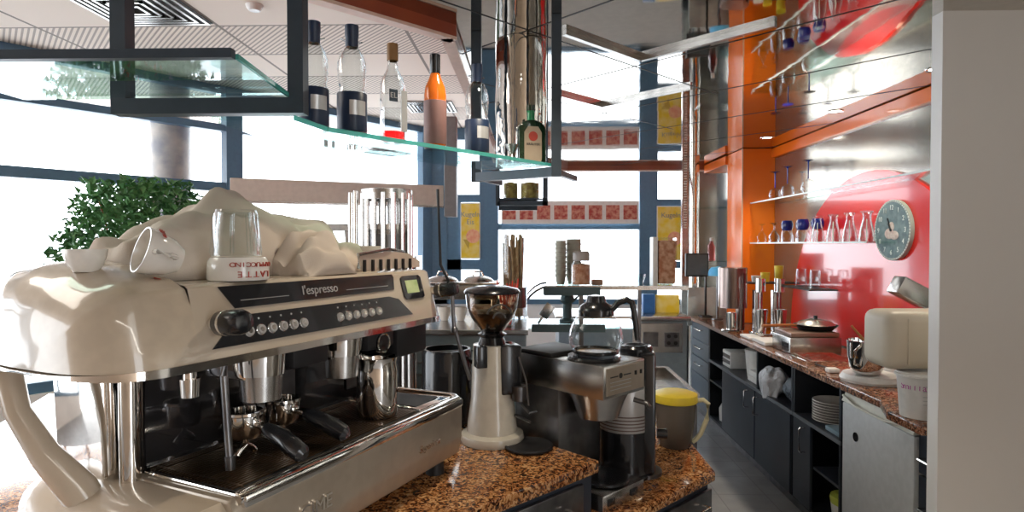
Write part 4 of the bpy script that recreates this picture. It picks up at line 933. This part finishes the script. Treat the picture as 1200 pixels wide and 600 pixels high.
# orange column
t = thing('orange_column', 'orange laminate shelving column standing against the right wall', 'column', (0, 0, 0))
MB().box(1.86, WALLX - .001, 5.40, 5.80, .901, 2.415).build('panel', orange, t, False); 
m = MB(); m.box(1.855, 1.865, 5.394, 5.40, .901, 2.415); m.build('edge_band', mat('pale_edge', (.70, .42, .25), .4), t, False)
tag(MB().box(1.84, WALLX - .032, 5.81, 6.5, 2.33, 2.41, .004).build('orange_beam', orange, None, False), 'short orange beam beyond the orange column below the mirror ceiling', 'beam')
# chrome upright
t = thing('steel_upright', 'slotted steel upright post between the far window and orange column', 'post', (1.66, 6.30, 0))
MB().box(-.10, -.035, -.02, .03, 0, 2.419).build('slotted_strip', steel, t, False)
m = MB()
for k in range(26): m.box(-.082, -.055, -.023, -.02, 1.75 + k * .026, 1.763 + k * .026)
m.build('slot', white, t, False); m = MB(); m.cyl((.02, 0, 0), (.02, 0, 2.419), .055, seg=32); m.build('tube', chrome, t)
# glass shelves at far of column with small things
t = tag(MB().box(1.62, 2.12, 5.85, 6.12, 1.93, 1.938).build('glass_shelf', gshelf), 'small glass shelf beyond the orange column, upper', 'shelf')
t = tag(MB().box(1.62, 2.12, 5.85, 6.12, 1.42, 1.428).build('glass_shelf', gshelf), 'small glass shelf beyond the orange column, lower', 'shelf')
t = thing('drink_bottle', 'small bottle with pink drink on the lower shelf beyond orange column', 'bottle', (1.76, 5.95, 1.429)); MB().lathe([(0, 0), (.035, 0), (.035, .14), (.015, .17), (.015, .20)]).build('body', plasticred, t); MB().lathe([(.016, .19), (.017, .22), (0, .221)]).build('cap', white, t)
# monitor and stuff at counter end
t = thing('till_monitor', 'dark grey till monitor at the far end beside the steel upright', 'monitor', (1.585, 5.75, .902)); t.location = (1.60, 5.80, .902)
m = MB(); m.box(-.12, .09, 0, .05, .38, .60, .006); m.build('housing', blackm, t); MB().box(-.11, .08, -.004, 0, .395, .585).build('screen', mat('dark_screen', (.08, .10, .11), .25), t, False); m = MB(); m.box(.065, .08, .02, .04, 0, .39); m.box(.02, .12, -.04, .09, 0, .012); m.build('stand', blackm, t, False)
t = thing('blue_bowl', 'light blue plastic bowl upturned on a thin stand behind the tall steel cylinder', 'bowl', (1.72, 5.62, .901))
m = MB(); m.cyl((0, 0, 0), (0, 0, .40), .012); m.lathe([(0, 0), (.05, 0), (.05, .012), (0, .014)]); m.build('stand', dsteel, t); MB().lathe([(.085, .40), (.082, .44), (.06, .475), (0, .485)]).build('bowl', skyblue, t)
# --- worktop appliances
t = thing('milkshake_machine', 'brown-steel drinks mixer with wide round head and narrow stem', 'drinks mixer', (1.60, 4.85, .901))
MB().lathe([(0, 0), (.075, 0), (.08, .012), (.07, .02), (0, .02)], (-.01, 0, 0)).build('base', chrome, t)
MB().lathe([(.108, .19), (.108, .50), (.105, .503), (0, .503), ], seg=36).build('head', mat('warm_steel', (.27, .21, .19), .25, .95), t)
MB().lathe([(0, .19), (.108, .19)], seg=36).build('head_underside', dsteel, t)
m = MB(); m.lathe([(.034, .01), (.034, .195)], (.07, .03, 0)); m.build('stem', MATS['warm_steel'], t); m = MB(); m.lathe([(0, .02), (.035, .02), (.042, .15), (.040, .15), (.033, .025)], (-.015, -.02, 0)); m.build('mixing_cup', chrome, t)
t = thing('bar_mixer', 'double spindle drinks mixer with steel cups before the orange column', 'drinks mixer', (1.80, 4.62, .901))
MB().box(-.12, .14, -.10, .10, 0, .03, .006).build('base', chrome, t)
for s in (-.07, .07): m = MB(); m.box(s - .03, s + .03, .03, .09, .03, .34, .006); m.build('column', steel, t)
for s in (-.07, .07): m = MB(); m.cyl((s, .0, .33), (s, 0, .43), .036); m.build('motor_head', chrome, t); m = MB(); m.cyl((s, 0, .20), (s, 0, .33), .005); m.build('spindle', steel, t); m = MB(); m.lathe([(0, .032), (.032, .032), (.046, .20), (.044, .20), (.030, .036)], (s, -.02, 0)); m.build('mixing_cup', chrome, t)
for i, (x, y, h, c, lab) in enumerate(((1.76, 4.95, .075, yellow, 'short yellow tumbler left of the tall one on the mixer shelf'), (1.86, 4.93, .13, yellow, 'tall yellow tumbler on the mixer shelf beside the orange column'), (1.68, 4.93, .05, white, 'white cup on the mixer shelf'))):
    m = MB(); m.lathe([(0, 0), (.03, 0), (.036, h), (.034, h), (.028, .004), (0, .004)], (x + .13, y, 1.286)); tag(m.build('tumbler', c), lab, 'cup')
tag(MB().box(1.72, 2.12, 4.85, 5.05, 1.275, 1.285).build('small_shelf', blackm), 'small dark wall shelf under the yellow tumblers', 'shelf')
tag(MB().box(1.92, 2.12, 4.25, 4.75, 1.265, 1.273).build('small_shelf', blackm), 'short dark glass shelf holding two inverted glasses in front of the red disc', 'shelf')
tag(MB().box(1.58, 1.68, 4.42, 4.62, .901, .918, .003).build('paper_stack', paper), 'stack of white papers on the granite before the double mixer', 'papers')
tag(MB().box(1.59, 1.73, 4.16, 4.40, .901, .925, .004).build('white_tray', white), 'flat white tray on the granite in front of the contact grill', 'tray')
t = thing('contact_grill', 'boxy steel contact grill with brown top on the granite', 'grill', (1.78, 3.98, .901))
MB().box(-.15, .17, -.12, .16, .0, .10, .006).build('body', steel, t); MB().box(-.14, .16, -.11, .15, .102, .13, .005).build('top_plate', mat('brown_plate', (.30, .20, .16), .3, .6), t); MB().box(-.153, -.149, -.10, .0, .015, .065).build('vent_panel', black, t, False)
t = thing('wire_rack', 'wire cooling rack lying on the granite in front of the grill', 'rack', (1.70, 3.66, .901)); m = MB()
for k in range(14): m.cyl((-.12, -.13 + k * .02, .018), (.16, -.13 + k * .02, .018), .003, seg=6)
for x in (-.12, .16): m.cyl((x, -.135, .018), (x, .135, .018), .003, seg=6)
for x in (-.11, .15):
    for y in (-.12, .12): m.cyl((x, y, 0), (x, y, .018), .003, seg=6)
m.build('wires', chrome, t)
t = thing('frying_pan', 'pan with long wooden handle and steel lid resting on the grill', 'pan', (1.86, 4.02, 1.033), R(172))
MB().lathe([(0, 0), (.10, 0), (.13, .03), (.135, .032), (.127, .03), (.098, .006), (0, .006)], seg=32).build('pan_body', blackm, t); m = MB(); m.tube([(.11, .02, .025), (.16, .03, .03), (.36, .15, .035)], [.006, .009, .010], 8); m.build('handle', wood, t); MB().lathe([(.12, .034), (.09, .055), (.03, .07), (0, .072)], seg=32).build('lid', steel, t); m = MB(); m.cyl((0, 0, .07), (0, 0, .09), .012); m.build('lid_knob', black, t)
t = thing('stand_mixer', 'white stand mixer base with polished steel bowl and kettle handle', 'mixer', (1.745, 3.13, .901), R(20))
MB().lathe([(0, 0), (.142, 0), (.146, .012), (.132, .035), (.08, .045), (0, .045)], (-.03, -.01, 0), 36).build('base', white, t)
MB().lathe([(.05, .045), (.06, .05), (.075, .075), (.085, .13), (.088, .20), (.092, .21), (.086, .21), (.08, .13), (0, .06)], (-.095, -.035, 0), 36).build('bowl', chrome, t)
m = MB(); m.tube([(-.175, -.07, .19), (-.23, -.09, .17), (-.23, -.09, .11), (-.165, -.06, .09)], .007); m.build('bowl_handle', chrome, t)
m = MB(); m.box(.08, .14, -.04, .04, .03, .16, .015); m.build('column', white, t)
m = MB(); m.tube([(-.05, .02, .2), (-.09, .06, .27)], .006); m.build('spoon', wood, t)
t = thing('cable_plug', 'white cable plug piece lying beside the mixer', 'plug', (1.62, 3.30, .901)); MB().box(-.03, .03, -.02, .03, 0, .025, .008).build('plug_body', white, t); m = MB(); m.tube([(0, .03, .01), (.02, .12, .006), (-.0, .20, .006), (.05, .28, .006)], .004, 6); m.build('cord', blackm, t)
# squeeze bottles, pink because seen against red
g0 = thing('plastic_bottle', 'clear plastic bottle before the red wall, left one', 'bottle', (2.0, 3.72, .901), 0, 'clear plastic bottles on the worktop')
MB().lathe([(0, 0), (.036, 0), (.038, .01), (.038, .10), (.033, .12), (.038, .14), (.030, .18), (.014, .20), (.014, .215)], seg=24).build('body', glass, g0); MB().lathe([(.016, .205), (.016, .225), (0, .226)]).build('cap', redglass if False else straw_r, g0)
g0.location = (2.04, 3.66, .901); dup(g0, (2.04, 3.48, .901), 0, 'clear plastic bottle before the red wall, right one by the jerrycan'); 
# cream jerrycan lying on the bucket, bucket
t = thing('syrup_bucket', 'white printed plastic bucket at the near end of the granite worktop', 'bucket', (1.558, 2.47, .901), R(-20))
MB().lathe([(0, 0), (.072, 0), (.084, .165), (.086, .168), (.086, .178), (.080, .180), (0, .18)], seg=36).build('body', white, t)
m = MB(); m.lathe([(.085, .160), (.092, .162), (.092, .170), (.085, .172)], seg=36); m.build('rim', white, t)
ringtext(t, 'Smilla', .034, .0805, .125, violetink, .20, False, -32)
m = MB()
for k, z in enumerate((.13, .11, .09, .075, .06)):
    n = 10
    for i in range(n): a = R(-95 + i * 5); r = .072 + .012 * z / .165 + .0008; m.box(-.003, .0038, -.0005, .0005, z, z + .003, M=Matrix.Rotation(a + R(90), 4, 'Z') @ Matrix.Translation((0, -r, 0)))
m.build('printed_line', silverink, t, False)
t = thing('jerrycan', 'cream plastic jerrycan lying on top of the white bucket', 'jerrycan', (1.60, 2.52, 1.083))
m = MB(); m.box(-.20, .145, -.09, .10, .005, .235, .04, seg=4); m.build('body', creampl, t)
m = MB(); m.box(-.12, -.113, -.093, -.088, .03, .21, .002); m.box(.05, .057, -.093, -.088, .03, .21, .002); m.build('moulded_rib', creampl, t)
# dispenser bottle / squeezer behind jerrycan
t = thing('steel_dispenser', 'dark steel box leaning at an angle above the jerrycan', 'dispenser', (1.98, 3.05, 1.0))
t.location = (1.93, 3.0, .901)
m = MB(); m.box(-.05, .05, -.06, .06, 0, .33, .008); m.build('stand', steel, t); m = MB(); m.box(-.19, .12, -.05, .05, -.04, .05, .012, M=Matrix.Translation((-.0, -.0, .40)) @ Matrix.Rotation(R(28), 4, 'Y')); m.build('tilted_head', steel, t)
t = thing('kitchen_utensil', 'black-handled utensil standing upright behind the jerrycan', 'utensil', (1.83, 2.72, .901)); m = MB(); m.cyl((0, 0, 0), (0, 0, .37), .006); m.build('shaft', steel, t); m = MB(); m.tube([(0, 0, .35), (0, 0, .37), (0, 0, .44), (0, 0, .455)], [.009, .013, .013, .008], 12); m.build('handle', black, t)
# ------------------------------------------------------------------ right wall: red disc, clock, shelves, glasses
t = MB(); t.cyl((WALLX - .0005, 3.90, .94), (WALLX - .022, 3.90, .94), 1.10, seg=96)
bmesh.ops.bisect_plane(t.bm, geom=list(t.bm.verts) + list(t.bm.edges) + list(t.bm.faces), plane_co=(0, 0, .903), plane_no=(0, 0, -1), clear_outer=True)
bmesh.ops.bisect_plane(t.bm, geom=list(t.bm.verts) + list(t.bm.edges) + list(t.bm.faces), plane_co=(0, 2.33, 0), plane_no=(0, -1, 0), clear_outer=True)
tag(t.build('red_wall_disc', red), 'huge glossy red half-disc mounted on the right wall behind the worktop', 'wall panel')
t = thing('wall_clock', 'round grey wall clock with rose motif hanging on the red panel', 'clock', (WALLX - .023, 3.60, 1.665), R(-90))
# local: +y... face looks toward -X world = local -y after rotation -90 about z
m = MB(); m.cyl((0, 0, 0), (0, -.022, 0), .175, seg=64); m.build('case', mat('clock_rim', (.42, .42, .40), .4), t)
f = MB(); f.cyl((0, -.022, 0), (0, -.024, 0), .162, seg=64); f = f.build('dial', clockface, t)
m = MB()
for k in range(60): a = k * math.pi / 30; m.sphere((.169 * math.cos(a), -.023, .169 * math.sin(a)), .004, seg=6)
m.build('beaded_rim', paper, t)
m = MB(); m.sphere((-.02, -.025, -.02), .035, (1.3, .08, .9)); m.sphere((.03, -.025, -.03), .032, (1.3, .08, .8)); m.sphere((0, -.025, .02), .028, (1, .08, 1)); m.build('rose_motif', mat('dusty_pink', (.55, .36, .32), .5, noise=(40, (.7, .55, .5))), f)
for k in range(12):
    a = R(90 - 30 * (k if k else 12)); text('numeral', str(k if k else 12), .040, paper, f, frame_of((.130 * math.cos(a), -.0255, .130 * math.sin(a)), (1, 0, 0), (0, -1, 0)))
m = MB(); bars(m, [((0, -.028, 0), (-.035, -.028, .07))], .006); m.build('hour_hand', black, f, False)
m = MB(); bars(m, [((0, -.030, 0), (-.02, -.030, .04))], .008); m.cyl((0, -.024, 0), (0, -.032, 0), .008); m.build('minute_hand', black, f, False)
def wallshelf(z, y0, y1, lab):
    t = thing('glass_shelf', lab, 'shelf', (0, 0, 0)); MB().box(1.93, WALLX - .024, y0, y1, z - .008, z).build('panel', gshelf, t, False); MB().box(1.924, 1.93, y0, y1, z - .009, z + .001).build('front_edge', mat('pale_glass_edge', (.72, .80, .76), .2) if 'pale_glass_edge' not in MATS else MATS['pale_glass_edge'], t, False)
wallshelf(1.945, 2.70, 5.39, 'upper glass wall shelf carrying the blue-stemmed goblets')
wallshelf(1.60, 3.56, 5.39, 'lower glass wall shelf crowded with upside-down glasses')
def goblet_mesh(stemmat, lab, loc, h, foot_r=.035, bowl_r=.042, group='goblets'):
    t = thing('wine_glass', lab, 'glass', loc, 0, group)
    hb = h * .45
    MB().lathe([(bowl_r * .88, 0), (bowl_r, hb * .35), (bowl_r * .8, hb * .8), (.006, hb), (0, hb + .004)], seg=24).build('bowl', glass, t)
    MB().lathe([(.005, hb), (.0035, hb + .02), (.0045, h * .75), (.006, h - .012), (foot_r * .4, h - .006), (foot_r, h), (0, h + .001)], seg=20).build('stem', stemmat, t)
    return t
for i, (y, x) in enumerate(((5.12, 2.03), (4.78, 1.99), (4.42, 1.985))):
    goblet_mesh(blueglass, ['leftmost', 'middle', 'rightmost'][i] + ' of three inverted blue-stemmed goblets on the upper shelf', (x, y, 1.946), .235, .042, .05, 'blue-stemmed goblets on the upper shelf')
# lower shelf: plain glasses left, blue-footed, plain flared right
def tumbler_root(lab, loc, kind):
    t = thing('wine_glass', lab, 'glass', loc, 0, 'inverted glasses on the lower shelf')
    if kind == 'plain':
        MB().lathe([(.040, 0), (.042, .05), (.012, .095), (.006, .10)], seg=22).build('bowl', glass, t); MB().lathe([(.005, .10), (.005, .14), (.034, .158), (0, .16)], seg=22).build('stem', glass, t)
    elif kind == 'blue':
        MB().lathe([(.044, 0), (.046, .04), (.036, .085), (.034, .09)], seg=22).build('bowl', glass, t); MB().lathe([(.034, .09), (.042, .11), (.044, .14), (.036, .165), (0, .168)], seg=22).build('foot', blueglass, t)
    else:
        MB().lathe([(.046, 0), (.036, .07), (.022, .13), (.024, .165), (.036, .178), (0, .180)], seg=22).build('body', glass, t)
        m = MB(); 
        for a in (0, 2.1, 4.2): m.tube([(.046 * math.cos(a), .046 * math.sin(a), .003), (.023 * math.cos(a), .023 * math.sin(a), .13)], .002, 5)
        m.build('rib', porcelain, t)
    return t
words = ['first', 'second', 'third', 'fourth', 'fifth', 'sixth', 'seventh', 'eighth']
def rowof(kind, ys, desc):
    g = None
    for i, y in enumerate(ys):
        x = 1.985 + (.05 if i % 2 else 0); lab = '%s %s from the left on the lower wall shelf' % (words[i], desc)
        if g is None: g = tumbler_root(lab, (x, y, 1.601), kind)
        else: dup(g, (x, y, 1.601), 0, lab)
rowof('plain', [5.28, 5.14, 5.02, 4.90], 'clear stemmed glass')
rowof('blue', [4.77, 4.63, 4.50, 4.38], 'blue-footed glass')
rowof('flare', [4.27, 4.16, 4.05, 3.95, 3.85, 3.75, 3.66], 'clear flared milkshake glass')
g = None
for i, y in enumerate((4.60, 4.38)):
    lab = ('left', 'right')[i] + ' of two inverted tumblers on the short dark shelf'
    if g is None: g = thing('tumbler', lab, 'glass', (2.02, y, 1.274), 0, 'inverted tumblers on the short shelf'); MB().lathe([(.040, 0), (.034, .13), (0, .135), (0, .13), (.031, .125), (.037, 0)], seg=22).build('body', glass, g)
    else: dup(g, (2.02, y, 1.274), 0, lab)
